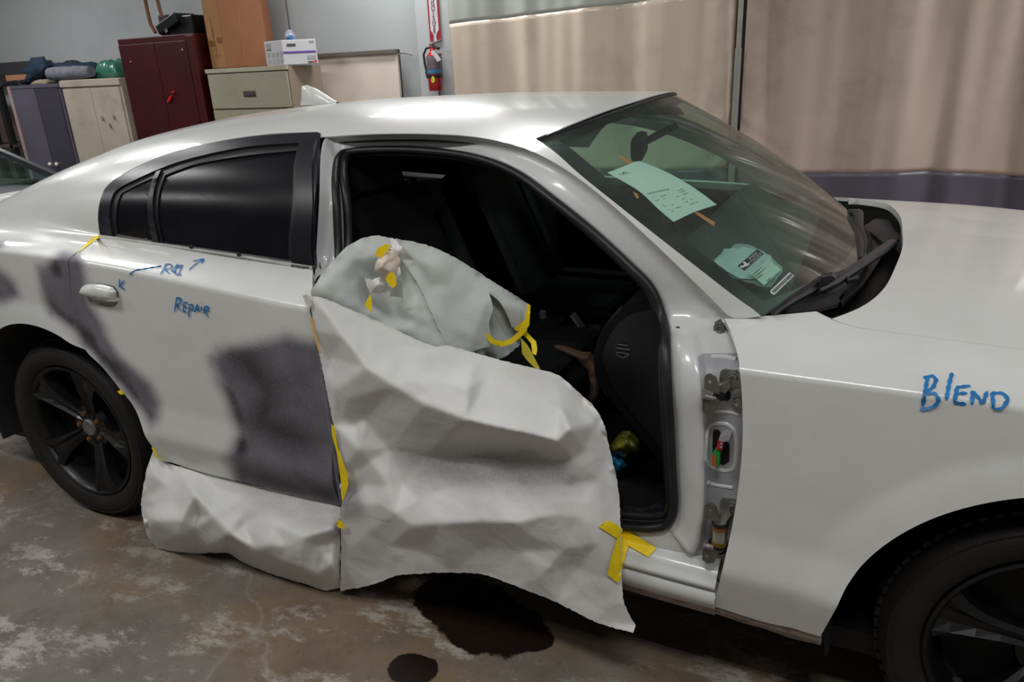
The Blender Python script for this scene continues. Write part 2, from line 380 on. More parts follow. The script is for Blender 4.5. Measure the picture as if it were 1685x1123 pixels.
def glassmat(name, tint, fac_diff, cdiff, ior=1.45, rough=.0):
    t = NT(name); nt = t.t; out = nt.nodes['Material Output']
    tr = t.n('ShaderNodeBsdfTransparent'); tr.inputs[0].default_value = (*tint, 1)
    df = t.n('ShaderNodeBsdfDiffuse'); df.inputs[0].default_value = lin(cdiff)
    gl = t.n('ShaderNodeBsdfGlossy'); gl.inputs['Roughness'].default_value = rough; lw = t.n('ShaderNodeLayerWeight'); lw.inputs[0].default_value = .5; frs = t.math('ADD', t.math('MULTIPLY', t.math('POWER', lw.outputs['Facing'], 4.5), .9), .045)
    dust = t.ramp(t.noise(5, 8, .7), [(.3, bw(fac_diff*.5)), (.8, bw(fac_diff*1.6))])
    sp = t.ramp(t.noise(420, 2), [(.68, bw(0)), (.76, bw(.25))]); f = t.math('ADD', dust, sp, clamp=True)
    m1 = t.n('ShaderNodeMixShader'); t.put(m1.inputs[0], f); t.put(m1.inputs[1], tr.outputs[0]); t.put(m1.inputs[2], df.outputs[0])
    m2 = t.n('ShaderNodeMixShader'); t.put(m2.inputs[0], frs); t.put(m2.inputs[1], m1.outputs[0]); t.put(m2.inputs[2], gl.outputs[0])
    nt.links.new(m2.outputs[0], out.inputs[0]); return t.m
WSGLASS = glassmat('windshield_glass', (.68, .86, .79), .095, 'a6b2a8')
CLEARG = glassmat('side_glass_clear', (.75, .92, .85), .02, 'aab0a6')
def tintglass():
    t = NT('tinted_glass'); c = t.ramp(t.noise(4, 6, .6), [(.35, lin('0f0e12')), (.75, lin('1b1a20'))]); sp = t.ramp(t.noise(60, 6, .7), [(.66, bw(0)), (.8, bw(.3))])
    t.set(Base_Color=t.mix(sp, c, lin('4c4a50')), Roughness=.25, Coat_Weight=.0); t.b.inputs['Specular IOR Level'].default_value = .16; return t.m
TINT = tintglass()
def papermat(name, c1, c2, grey=True):
    t = NT(name); a = t.n('ShaderNodeAttribute', _attribute_name='primer')
    c = t.ramp(t.noise(5, 4), [(.3, lin(c1)), (.7, lin(c2))]); nz = t.noise(160, 5, .7)
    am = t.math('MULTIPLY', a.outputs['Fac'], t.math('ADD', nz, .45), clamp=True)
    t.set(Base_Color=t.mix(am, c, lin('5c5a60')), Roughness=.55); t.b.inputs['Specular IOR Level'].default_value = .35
    b = t.math('ADD', t.math('MULTIPLY', t.noise(14, 3, .5, dist=1.2), 1.), t.math('MULTIPLY', t.noise(220, 2), .04)); t.bump(b, .25, .01); return t.m
PAPER = papermat('white_masking_paper', 'd2d2cf', 'dcdcd9'); PAPERG = papermat('translucent_masking_paper', 'b9beba', 'c4c8c3')
#ROOM
def floor_mat():
    t = NT('stained_concrete'); P = t.tc.outputs['Object']
    mp = t.n('ShaderNodeMapping'); t.put(mp.inputs[0], P); mp.inputs['Rotation'].default_value = (0, 0, math.radians(-18)); mp.inputs['Scale'].default_value = (1, 1.7, 1); V = mp.outputs[0]
    big = t.noise(1.1, 6, .55); base = t.ramp(big, [(.32, lin('6d6a66')), (.47, lin('787067')), (.56, lin('7d6a52')), (.68, lin('857967'))])
    mid = t.noise(5, 8, .65); base = t.mix(t.ramp(mid, [(.4, bw(0)), (.65, bw(.55))]), base, lin('564b40'))
    fleck = t.ramp(t.noise(3.4, 14, .8, V), [(.52, bw(0)), (.585, bw(1))]); msk = t.ramp(t.noise(1.6, 4), [(.34, bw(.25)), (.56, bw(1))]); base = t.mix(t.math('MULTIPLY', t.math('MULTIPLY', fleck, msk), .7), base, lin('bcb8b0'))
    fine = t.ramp(t.noise(55, 6, .75), [(.62, bw(0)), (.72, bw(.5))]); base = t.mix(fine, base, lin('8f8a80'))
    fined = t.ramp(t.noise(38, 6, .7), [(.3, bw(.5)), (.42, bw(0))]); base = t.mix(fined, base, lin('3f3934'))
    # crack
    vo = t.n('ShaderNodeTexVoronoi', _feature='DISTANCE_TO_EDGE', Scale=.55)
    dv = t.n('ShaderNodeVectorMath', _operation='ADD'); nv = t.n('ShaderNodeTexNoise', Scale=4., Detail=6.); sc = t.n('ShaderNodeVectorMath', _operation='SCALE'); t.put(nv.inputs['Vector'], P); t.put(sc.inputs[0], nv.outputs['Color']); sc.inputs['Scale'].default_value = .35
    t.put(dv.inputs[0], P); t.put(dv.inputs[1], sc.outputs[0]); t.put(vo.inputs['Vector'], dv.outputs[0])
    cr = t.ramp(vo.outputs['Distance'], [(0, bw(.65)), (.005, bw(0))]); base = t.mix(t.math('MULTIPLY', cr, msk), base, lin('9a958a'))
    # wet puddles
    geo = t.n('ShaderNodeSeparateXYZ'); t.put(geo.inputs[0], P); X, Y = geo.outputs[0], geo.outputs[1]
    wob = t.math('MULTIPLY', t.math('SUBTRACT', t.noise(11, 7, .62), .5), .75)
    wet = None
    for cx, cy, rx, ry, ang in PUD:
        ca, sa = math.cos(ang), math.sin(ang)
        dx = t.math('SUBTRACT', X, cx); dy = t.math('SUBTRACT', Y, cy)
        u = t.math('DIVIDE', t.math('ADD', t.math('MULTIPLY', dx, ca), t.math('MULTIPLY', dy, sa)), rx); v = t.math('DIVIDE', t.math('SUBTRACT', t.math('MULTIPLY', dy, ca), t.math('MULTIPLY', dx, sa)), ry)
        r = t.math('SQRT', t.math('ADD', t.math('MULTIPLY', u, u), t.math('MULTIPLY', v, v))); k = t.math('MULTIPLY', t.math('SUBTRACT', 1.0, t.math('ADD', r, wob)), 14., clamp=True)
        wet = k if wet is None else t.math('MAXIMUM', wet, k)
    base = t.mix(wet, base, t.mix(t.math('MULTIPLY', t.noise(9, 5), .8), lin('14100e'), lin('2b1f17')))
    t.set(Base_Color=base, Roughness=t.mix(wet, t.ramp(mid, [(.3, bw(.55)), (.7, bw(.75))]), bw(.32)))
    t.bump(t.math('ADD', t.noise(40, 8, .7), t.math('MULTIPLY', fleck, .3)), .25, .004); return t.m
def fz(px, py): p = atZ(px, py, 0); return (p.x, p.y)
c1 = fz(800, 1025); a1 = fz(690, 985); b1 = fz(900, 1062); c2 = fz(755, 985); c3 = fz(680, 1102)
PUD = [(c1[0], c1[1], .20, .13, math.atan2(b1[1]-a1[1], b1[0]-a1[0])), (c2[0], c2[1], .17, .12, 0.), (c3[0], c3[1], .075, .06, .2), (fz(860,1050)[0], fz(860,1050)[1], .09, .06, .2)]
def struct(name, lo, hi, mat): o = MB().box(lo, hi).build(name, mat); o['kind'] = 'structure'; return o
WALLM = M('painted_block_wall', 'adb1b2', .7, 0, .06, .9, .15, 60, dirt=('8b8d8f', 1.3, .35))
WALLW = M('white_column_paint', 'b9bcbe', .6, 0, .05, 1.5, .15, 50, dirt=('96999b', 3, .3))
FL = MB().add([(-9, -6, 0), (7, -6, 0), (7, 3.6, 0), (-9, 3.6, 0)], [(0, 1, 2, 3)]).build('floor', floor_mat()); FL['kind'] = 'structure'
struct('wall_back', (-9, 3.55, 0), (7, 3.7, 3.6), WALLM); struct('wall_left', (-9.15, -6, 0), (-9, 3.7, 3.6), WALLM)
struct('wall_right', (7, -6, 0), (7.15, 3.7, 3.6), WALLM); struct('wall_front', (-9, -6.15, 0), (7, -6, 3.6), WALLM)
struct('ceiling', (-9, -6, 3.5), (7, 3.7, 3.6), M('ceiling_panels', '77797a', .9))
struct('trim_1', (-.97, 3.28, 0), (-.56, 3.55, 3.5), WALLW)
MHOUS = M('lamp_housing', 'd8d8d4', .4)
for i, (x, y, z, a, p) in enumerate(LAMPS):
    L = thing('ceiling_and_fill_light', 'unseen long strip light under the ceiling, one of a set partly added for fill', 'lamp', (x, y, 3.5), 'strip lights under the ceiling')
    mb = MB().box((-.64, -.22, -.11), (.64, .22, 0), .01)
    if a: mb.v = [Vector((-v.y, v.x, v.z)) for v in mb.v]
    mb.v = [v+Vector((x, y, 3.5)) for v in mb.v]; mb.build('housing', MHOUS, L)
# curtains
def curtain(name, x0, x1, bands, amp, label, seed, gather=None):
    t = thing(name, label, 'curtain', ((x0+x1)/2, 3.1, 0)); n = int((x1-x0)/.02)
    def yy(x, z):
        y = 3.12+amp*(.6*math.sin(x*7.3+seed)+.5*math.sin(x*13.1+seed*2+.25*z)+.35*math.sin(x*3.1+seed)+.2*math.sin(x*21+seed+1.2*z+math.sin(x*4))+.10*math.sin(x*41+2*seed-.8*z))
        y += amp*.5*noise.noise(Vector((x*5, z*.7, seed)))*(1.2 if z < 1.2 else 1)
        if gather is not None:
            d = abs(x-gather); g = math.exp(-d/.12); y += .02*g*math.sin(z*34+d*26+2*math.sin(z*7))*(.5+.5*math.sin(z*3))
        return y
    for bn, z0, z1, mat in bands:
        zs = np.arange(0, 1.0001, 1/max(2, int((z1(0)-z0(0))/.03))); vs = []; fs = []; m = len(zs)
        for i in range(n+1):
            x = x0+(x1-x0)*i/n
            for q in zs: z = z0(x)*(1-q)+z1(x)*q; vs.append((x, yy(x, z), z))
        for i in range(n):
            for k in range(m-1): a = i*m+k; fs.append((a, a+m, a+m+1, a+1))
        o = mesh(bn, vs, fs, mat, t, True); md = o.modifiers.new('s', 'SOLIDIFY'); md.thickness = .003
    return t
CUR1 = M('beige_vinyl_curtain', 'd6c6b4', .24, 0, .08, 1.4, .06, 30, dirt=('a08f7e', 2.2, .4))
CUR2 = M('tan_vinyl_curtain', 'c2ada0', .22, 0, .08, 1.4, .06, 30, dirt=('98857a', 2.0, .5))
CURU = M('pale_upper_vinyl', 'b5bab2', .4, 0, .06, 1.2, .05, 30); CURP = M('purple_grey_vinyl', '5d5763', .4, 0, .1, 1.8, .05, 30)
seam = lambda x: 1.885+.035*(x+.5)
hem = lambda x: .79+.012*math.sin(x*5)
curtain('curtain', -.56, 1.63, [('lower_band', lambda x: .03, hem, CURP), ('main_panel', hem, seam, CUR1), ('upper_band', seam, lambda x: 3.3, CURU)], .042, 'cream coloured vinyl workshop curtain beside the white column with a pale upper band', 1.3, 1.63)
curtain('curtain', 1.70, 5.2, [('lower_band', lambda x: .03, hem, CURP), ('main_panel', hem, lambda x: 3.3, CUR2)], .045, 'tan vinyl workshop curtain right of the metal pole with a purple grey hem band', 4.1, 1.70)
pl = thing('curtain_pole', 'thin grey metal pole standing between the two vinyl curtains', 'pole', (1.66, 3.07, 0))
MB().tube([(1.665, 3.06, 0), (1.665, 3.06, 1.6)], .022, 12).build('pole', M('galvanised_pole', '9a9b96', .45, .4, .15, 9), pl)
MB().tube([(1.665, 3.06, 1.6), (1.665, 3.06, 3.45)], .017, 12).build('upper_tube', M('worn_pole', 'a59d90', .5, .3, .2, 9), pl)
struct('trim_2', (-.56, 3.0, 3.33), (6.9, 3.2, 3.5), MHOUS)
#CAR
CARLOC = Vector((1.3, 0, 0)); car = thing('sedan', 'white four-door sedan under repair with its front door removed and grey primer patches', 'car', CARLOC)
def sub(name, o): ROOTLOC[o.name] = CARLOC*0; return o
# wheel arches / outlines, source pixels of the photograph
ARCHR = [(17, 546), (32, 538), (55, 537), (82, 545), (110, 557), (141, 576)]
RDF = [(515, 446), (513, 500), (520, 560), (533, 640), (547, 740), (560, 828)]         # front edge of rear door
door_out = [(164, 389), (157, 398), (115.5, 431.5), (120, 500), (129, 540), (142.5, 576), (171, 605), (199, 640), (228, 682), (256, 740), (264, 757), (330, 775), (430, 799), (560, 829)]+RDF[::-1][1:]+[(340, 420)]
door_c = smooth_line
BOWL = [(143, 478), (148, 468), (170, 467), (190, 471), (197, 480), (196, 497), (188, 505), (170, 503), (150, 497), (144, 488)]
door = panel('rear_door', door_out, SA, PAINT, car, lift=.004, th=.028, step=.016, crease=True, holes=[BOWL])
# window belt lip
def strip3(name, A, B, mat, parent, prof, surf=None, n=None):
    """loft between matched polylines; prof = list of (t, outward push)"""
    vs = []; fs = []; m = len(prof)
    for p, q in zip(A, B):
        p, q = np.array(p), np.array(q)
        for t, d in prof: vs.append(p*(1-t)+q*t+np.array((0, -d, 0)))
    for i in range(len(A)-1):
        for k in range(m-1): a = i*m+k; fs.append((a, a+1, a+m+1, a+m))
    return mesh(name, vs, fs, mat, parent, True)
shell_apert = [(521, 226), (600, 221), (700, 220), (780, 225), (850, 240), (900, 261), (950, 292), (1010, 340), (1080, 404), (1140, 462), (1190, 512), (1209, 524)]
# --- body shell : roof, pillars, quarter panel
drip_in = [(165, 388), (167, 345), (176, 309), (200, 291), (237, 271), (300, 248), (374, 232), (449, 222), (521, 219)]
uvA = SA.uvs
quarter = uvA([(141, 576), (127, 540), (118, 500), (112, 431), (154, 396), (163, 388), (166, 345), (175, 308), (199, 289), (236, 269), (300, 246), (374, 230), (449, 220), (523, 217)]) + uvA(shell_apert) + uvA([(1225, 524), (1252, 521)]) + uvA([(1240, 511), (1200, 482), (1120, 419), (1040, 356), (960, 292), (915, 252), (884, 230)])
xh = lambda s: 1.80+.18*min(1, max(0, (s-quarter[-1][1])/(S2-quarter[-1][1])))**.6
top = [np.array((quarter[-1][0]+(1.955-quarter[-1][0])*math.sin(math.pi/2*t), quarter[-1][1]+(S2-quarter[-1][1])*t)) for t in (.15, .35, .6, .8, 1.0)]
rear = [np.array((0.12, S2)), np.array((.10, 1.6)), np.array((.02, 1.43)), np.array((-.35, 1.33)), np.array((-.70, 1.25)), np.array((-.82, 1.6)), np.array((-.84, S2)), np.array((-1.1, S2)), np.array((-1.1, 0.55)), np.array((-.62, .40)), np.array((-.60, .30)), np.array((-.46, .08))]
def archuv(cx, r, a0, a1, n=14):
    out = []
    for i in range(n):
        a = math.radians(a0+(a1-a0)*i/(n-1)); x = cx+r*math.cos(a); z = .355+r*math.sin(a); zc = np.interp(x, XT, ZC); out.append(np.array((x, (z-.27)/(zc-.27)*S0)))
    return out
ra = SA.uvs([(141, 576)])[0]; 
arch_rear = [u for u in archuv(0, .452, 172, 20, 22) if u[0] < ra[0]-.02]
shell_uv = quarter+top+rear[:9]+[np.array((-.46, .30))]+arch_rear
shell = panel('body_shell', shell_uv, SA, PAINT, car, uvin=True, step=.02, lstep=.012, crease=True)
MB().add([Vector(PA(x, s)) for x in (-.36, -.2, 0., .115) for s in ([0]*0 or [1.36, 1.45, 1.6, S2])], []).v
# rear glass
rg = [np.array((0.125, S2)), np.array((.105, 1.6)), np.array((.025, 1.425)), np.array((-.35, 1.325)), np.array((-.705, 1.245)), np.array((-.825, 1.6)), np.array((-.845, S2))]
panel('rear_glass', rg[::-1], SA, TINT, car, uvin=True, lift=-.004, prim=False, step=.05, th=.004, lstep=.05)
# far side halves (mirror)
def mirror(o, name, mat=None):
    me = o.data.copy()
    for v in me.vertices: v.co.y = -v.co.y
    me.flip_normals(); c = bpy.data.objects.new(name, me); COL.objects.link(c); c.parent = car; c.matrix_parent_inverse = Matrix.Translation(-CARLOC)
    if mat: me.materials.clear(); me.materials.append(mat)
    return c
PW = plainpaint('plain_white_paint', 'd8dad7')
mirror(shell, 'body_shell', PW); mirror(bpy.data.objects['rear_glass'], 'rear_glass'); mirror(door, 'rear_door', PW)
MB().tube([Vector(PA(x, 1.30-.02*(x+.6)))+Vector((0, 0, .004)) for x in np.linspace(-1.08, -.62, 14)], .008, 6).build('rear_deck_line', RUB, car)  # thin black line along the edge of the rear deck
# trunk lid spoiler + tail closing
vs = []; fs = []
ss = np.linspace(0, S2, 30); E_ = PA(np.full(30, -1.1), ss)
for y in (-1, 1):
    for i, e in enumerate(E_): vs.append((e[0], e[1]*(-y), e[2])); vs.append((e[0]-.06 if e[2] > .5 else e[0]-.1, 0, e[2]))
for b in (0, 60):
    for i in range(29): fs.append((b+2*i, b+2*i+1, b+2*i+3, b+2*i+2))
mesh('trunk_face', vs, fs, PW, car, True)
MB().box((-1.12, -.6, 1.085), (-.98, .6, 1.11), .012).build('spoiler', PW, car)
# --- rear bumper sliver
plate('rear_bumper', [(-60, 560), (-2, 585), (0, 611), (5, 628), (11, 640), (18, 656), (26, 671), (36, 684), (48, 698), (20, 680), (-10, 655), (-60, 640)], -.62, .06, PW, car, sm=True)
# --- front fender
fend = [(1192, 526), (1230, 526), (1252, 522), (1290, 519), (1343, 514), (1361, 525), (1392, 536), (1430, 544), (1500, 553), (1685, 577)]
fuv = SB.uvs(fend); end = fuv[-1]
f2 = [np.array((3.2, S1+.02)), np.array((3.6, S1)), np.array((3.9, S1-.02)), np.array((3.9, .2)), np.array((3.62, .12))]
farch = archuv(3.052, .45, -10, 166, 26)
frear = SB.uvs([(1350, 1047), (1262, 1024), (1175, 997), (1195, 912), (1212, 825), (1221, 745), (1222, 680), (1217, 610), (1207, 560), (1192, 526)])
fender = panel('front_fender', fuv+f2+farch+frear[:-1], SB, PAINT, car, uvin=True, lift=.002, th=.012, step=.02, crease=True)
mirror(fender, 'front_fender', PW)
fl = [SB.at(x, y, -.004) for x, y in [(1172, 994), (1220, 1009), (1262, 1022), (1300, 1034), (1352, 1048)]]
strip3('fender_flange', fl, [p+Vector((0, .012, -.040-.003*(i % 2))) for i, p in enumerate(fl)], SILLDIRT, car, [(0, 0), (.5, .004), (1, 0), (1, -.02)])
# --- hood
hed = [(1346, 514), (1364, 523), (1394, 534), (1431, 542), (1500, 551), (1685, 575)]
huv = SB.uvs(hed)
rearh = [(2.50, S1+.012), (2.585, 1.06), (2.63, 1.2), (2.655, 1.4), (2.67, 1.6), (2.672, S2)]
hood_uv = huv+[np.array((3.2, S1+.023)), np.array((3.6, S1+.005)), np.array((3.86, S1-.0)), np.array((3.9, 1.4)), np.array((3.92, S2))]+[np.array(p) for p in rearh[::-1]]
hood = panel('hood', hood_uv, SB, PAINT, car, uvin=True, step=.03, th=.02, prim=True)
mirror(hood, 'hood', PW)
vs = []; fs = []
E_ = PA(np.full(30, 3.9), ss, True)
for y in (-1, 1):
    for i, e in enumerate(E_): vs.append((e[0], e[1]*(-y), e[2])); vs.append((e[0]+.14, 0, e[2]))
for b in (0, 60):
    for i in range(29): fs.append((b+2*i, b+2*i+1, b+2*i+3, b+2*i+2))
mesh('front_bumper', vs, fs, PW, car, True)
# --- door frame ring (opening of the missing front door)
A_ = [(560, 829), (547, 740), (533, 640), (520, 560), (514, 500), (517, 440), (523, 330), (528, 240), (545, 221), (600, 220), (700, 219), (780, 224), (850, 239), (900, 260), (950, 291), (1010, 339), (1080, 403), (1140, 461), (1195, 508), (1250, 545), (1262, 620), (1268, 700), (1262, 800), (1245, 900), (1225, 1005), (1175, 993), (1020, 948), (850, 905), (700, 868)]
B_ = [(640, 775), (600, 730), (585, 660), (574, 590), (564, 500), (557, 420), (553, 330), (553, 285), (560, 258), (582, 246), (660, 243), (745, 249), (805, 262), (855, 284), (905, 320), (975, 376), (1040, 436), (1075, 474), (1093, 520), (1099, 570), (1103, 640), (1107, 710), (1111, 790), (1113, 830), (1106, 856), (1085, 870), (1020, 868), (860, 845), (740, 815)]
dB = [.05]*29
SC1 = Surf(False, .055)
SC2 = Surf(False, .085)
Ap = smooth_line([np.array(SA.at(x, y, -.012 if y < 515 else -.03)) for x, y in A_], 1e9); 
Ap = [np.array(SA.at(x, y, -.006)) if i < 19 else np.array(SA.at(x, y, -.045)) for i, (x, y) in enumerate(A_)]
for i in (25, 26, 27, 28): Ap[i] = np.array(SA.at(*A_[i], .0))+np.array((0, .012, 0))
Bp = [np.array(SC1.at(x, y)) for x, y in B_]
def resamp(L, k=5):
    out = []; N = len(L)
    for i in range(N):
        p0, p1, p2, p3 = L[i-1], L[i], L[(i+1) % N], L[(i+2) % N]
        for j in range(k): t = j/k; out.append(.5*((2*p1)+(-p0+p2)*t+(2*p0-5*p1+4*p2-p3)*t*t+(-p0+3*p1-3*p2+p3)*t**3))
    return out
Ar, Br = resamp(Ap), resamp(Bp)
# ring rows: from outer edge inwards with a rolled step
def ring(name, A, B, rows, mat, parent):
    vs = []; fs = []; m = len(rows(0)); N = len(A)
    for i in range(N):
        for (t, d) in rows(i): vs.append(A[i]*(1-t)+B[i]*t+np.array((0, d, 0)))
    for i in range(N):
        j = (i+1) % N
        for k in range(m-1): fs.append((i*m+k, j*m+k, j*m+k+1, i*m+k+1))
    return mesh(name, vs, fs, mat, parent, True)
def rows(i):
    k = i/5
    top_ = 8 <= k <= 18
    if top_: return [(0, 0), (.03, .006), (.10, .011), (.2, .014), (.35, .014), (.6, .008), (.85, .001), (1, 0), (1, .05)]
    if k > 18.5 and k < 24.6: return [(0, 0), (.2, 0), (.4, .0), (.60, .0), (.625, -.004), (.66, -.02), (.72, -.022), (1, 0), (1, .05)]
    return [(0, 0), (.10, .016), (.25, .02), (.45, .016), (.60, .008), (.75, .0), (.88, 0), (1, 0), (1, .05)]
frame = ring('door_frame', Ar, Br, rows, FRAMEP, car)
frame.data.materials.append(M('grey_hinge_area', '9fa0a4', .42, 0, .06, 6, dirt=('7d7c7c', 14, .4)))  # darker grey tone on the hinge area
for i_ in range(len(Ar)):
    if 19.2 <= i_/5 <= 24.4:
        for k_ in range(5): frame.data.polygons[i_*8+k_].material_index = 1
# rubber seal around opening
seal = [p+np.array((0, -.006, 0)) for p in Br]
cen = sum(seal)/len(seal)
def inset(L, d):
    out = []; N = len(L)
    for i in range(N):
        t = L[(i+1) % N]-L[i-1]; t = t/np.linalg.norm(t); n = np.array((-t[2], 0, t[0]));
        if n @ (cen-L[i]) < 0: n = -n
        out.append(L[i]+n*d)
    return out
MB().tube(inset(seal, .006), .0115, 10, closed=True).build('door_seal', RUB, car)
MB().tube([p+np.array((0, .03, 0)) for p in inset(seal, .022)], .013, 10, closed=True).build('door_seal_lip', RUB, car)
# sill steps and rocker below opening
def along(name, pts, surf, prof, mat, lift=0.):
    L = [np.array(surf.at(x, y, lift)) for x, y in pts]; vs = []; fs = []; m = len(prof)
    for p in L:
        for dy, dz in prof: vs.append(p+np.array((0, dy, dz)))
    for i in range(len(L)-1):
        for k in range(m-1): fs.append((i*m+k, i*m+k+1, (i+1)*m+k+1, (i+1)*m+k))
    return mesh(name, vs, fs, mat, car, True)
SL = [(560, 802), (700, 842), (850, 880), (1020, 926), (1100, 948), (1177, 968.5)]
along('sill_panel', SL, SA, [(.07, .05), (.03, .035), (.012, .022), (.010, .012), (-.002, .008), (-.004, 0), (-.002, -.006), (.008, -.01), (.008, -.016), (.0, -.02), (.0, -.062), (.012, -.066), (.05, -.066)], FRAMEP)
along('sill_flange', SL, SA, [(.012, -.062), (.014, -.085), (.018, -.094), (.05, -.094)], SILLDIRT)
for (x, y) in [(1143, 973)]: plate('sill_clip_slot', [(1136, 968), (1150, 972), (1150, 979), (1136, 975)], SA.at(x, y).y-.006, .004, BLACK, car)
# --- hinge pillar details
HP = SC1
yh = lambda x, y: frame_bvh.ray_cast(CAMP, ray(x, y).normalized())[0].y
fv = [tuple(v.co) for v in frame.data.vertices]; frame_bvh = BVHTree.FromPolygons(fv, [tuple(p.vertices) for p in frame.data.polygons])
def yh(x, y):
    r = frame_bvh.ray_cast(CAMP, ray(x, y).normalized())[0]; return r.y if r is not None else -.86
def emboss(name, pts, r, mat=FRAMEP, closed=False, squash=.0):
    L = [atY(x, y, yh(x, y)+r*.55) for x, y in (smooth_line(pts, 3, closed))]
    return MB().tube(L, r, 8, closed=closed).build(name, mat, car)
emboss('pressed_rib', [(1171, 588), (1190, 588), (1212, 592)], .006); emboss('pressed_rib', [(1176, 676), (1200, 678), (1216, 682)], .005); emboss('pressed_rib', [(1163, 794), (1180, 798), (1206, 802)], .006)
rr = [(1168, 700), (1174, 697), (1195, 697), (1208, 706), (1212, 725), (1210, 760), (1205, 772), (1192, 774), (1168, 766), (1160, 755), (1162, 715)]
emboss('connector_surround', rr, .0065, FRAMEP, True)
yc = yh(1185, 735)
plate('connector_hole_shade', [(1176, 707), (1196, 708), (1201, 714), (1200, 760), (1190, 766), (1172, 758), (1173, 715)], yc-.0012, .003, BLACK, car, sm=True)  # black plate painting the shade of a hole, nothing is cut
wc = MB().box((0, 0, 0), (0, 0, 0)).v and None
REDC = M('red_connector', 'a8202c', .5, 0, .2, 60); GREENC = M('green_connector', '128a3a', .5); ORANGEC = M('orange_connector', 'a8501a', .5); GREYC = M('grey_connector', '8f8f92', .5)
plate('grey_connector', [(1184, 720), (1194, 716), (1202, 719), (1200, 726), (1190, 728), (1182, 725)], yc-.035, .03, GREYC, car)
plate('red_connector', [(1183, 721), (1191, 723), (1188, 742), (1178, 740)], yc-.034, .028, REDC, car)
for k in range(3): plate('connector_teeth', [(1186+k*1.2-k*2, 725+k*5), (1190+k*1.2-k*2, 726+k*5), (1189.5+k*1.2-k*2, 728+k*5), (1185.5+k*1.2-k*2, 727+k*5)], yc-.036, .003, GREYC, car)
plate('green_connector', [(1172, 748), (1180, 741), (1185, 744), (1183, 768), (1172, 767)], yc-.03, .025, GREENC, car)
plate('orange_connector', [(1171, 749), (1178, 751), (1179, 768), (1172, 766)], yc-.032, .006, ORANGEC, car)
def bolt(x, y, Y, r=.011, parent=None):
    c = atY(x, y, Y); o = MB().lathe([(0, .0), (r*1.45, .0), (r*1.45, .003), (r*.95, .003)], c, (0, -1, 0), 20).lathe([(r*.95, .003), (r*.95, .010), (r*.7, .011), (r*.6, .007), (0, .007)], c, (0, -1, 0), 6).build('bolt', STEEL, parent or car); return o
def hinge(y0, s, lower):
    Y = yh(1190, y0); h = plate('door_hinge', [(1185, y0-18), (1190, y0-22), (1214, y0-20), (1222, y0+8), (1200, y0+8), (1196, y0+18), (1188, y0+20), (1182, y0+14)], Y-.006, .005, STEEL, car, bev=.001)
    plate('hinge_leaf', [(1159, y0-8), (1162, y0-13), (1168, y0-14), (1177, y0-9), (1185, y0+12), (1183, y0+20), (1158, y0+10)], Y-.05, .006, STEELD, h, holes=[[(1165, y0-3), (1170, y0-3), (1170, y0+2), (1165, y0+2)]], bev=.001)
    plate('hinge_arm', [(1180, y0+8), (1200, y0-2), (1203, y0+6), (1194, y0+18), (1184, y0+22)], Y-.035, .03, STEEL, h)
    d = 34 if not lower else 68
    plate('hinge_leaf', [(1157, y0+d-12), (1161, y0+d-14), (1185, y0+d-4), (1181, y0+d+6), (1174, y0+d+17), (1163, y0+d+19), (1155, y0+d+12)], Y-.045, .006, STEELD, h, holes=[[(1160, y0+d+3), (1165, y0+d+4), (1164, y0+d+9), (1160, y0+d+8)]], bev=.001)
    MB().tube([atY(1158, y0+d-12, Y-.05), atY(1188, y0+d-5, Y-.03)], .007, 10).build('hinge_fold', STEEL, h)
    bolt(1206, y0-8, Y-.008, parent=h)
    a = atY(1185, y0+14, Y-.03); b = atY(1184, y0+d-8, Y-.03)
    MB().tube([a, b], .017 if lower else .013, 16).build('hinge_barrel', RUB if not lower else STEEL, h)
    if lower:
        for f in (.18, .72): c = a.lerp(b, f); MB().tube([c, c+(b-a)*.12], .0185, 16).build('bushing', M('worn_brass', '8a6420', .5, .6, .4, 60), h)
        for f in (.05, .86): c = a.lerp(b, f); MB().tube([c, c+(b-a)*.1], .0195, 16).build('seal_ring', RUB, h)
    else: MB().tube([atY(1180, y0+20, Y-.03), atY(1196, y0+22, Y-.01)], .012, 12).build('pin', RUB, h)
hinge(630, 1, False); hinge(842, 1, True)
plate('bracket', [(1169, 552), (1174, 545), (1176, 530), (1186, 525), (1200, 553)], yh(1186, 540)-.004, .003, STEEL, car); bolt(1186, 540, yh(1186, 540)-.006)
bolt(1215, 660, yh(1212, 660)-.004)
MB().lathe([(0, .012), (.012, .012), (.02, .008), (.024, 0)], atY(1181, 899, yh(1181, 899)-.004), (0, -1, 0), 24).build('rubber_grommet', RUB, car)
# --- rear side window and trims (parts of the rear door)
GL = SA
def dpan(name, pts, mat, lift, th=.004, holes=(), parent=None, step=.03):
    return panel(name, pts, SA, mat, parent or car, lift=lift, th=th, holes=holes, step=step, prim=False, lstep=.01)
vent = [(190, 389), (190, 332), (196, 315), (225, 299), (258, 286), (249, 400)]
mainw = [(260, 401), (266, 283), (324, 262), (399, 249), (495, 240), (488, 330), (480, 434)]
trim_o = [(165, 387), (168, 325), (176, 309), (200, 291), (237, 271), (300, 248), (374, 232), (449, 223), (523, 219), (528, 226), (523, 280), (518, 350), (517, 442), (480, 436), (370, 418), (260, 402)]
dpan('window_frame', trim_o, TRIM, .003, .01, [[(184, 391), (184, 330), (194, 313), (225, 296), (300, 266), (399, 244), (500, 236), (492, 330), (484, 430), (400, 421), (300, 405)]], door)
dpan('window_glass', mainw, TINT, -.009, .004, (), door)
dpan('vent_glass', vent, TINT, -.008, .004, (), door)
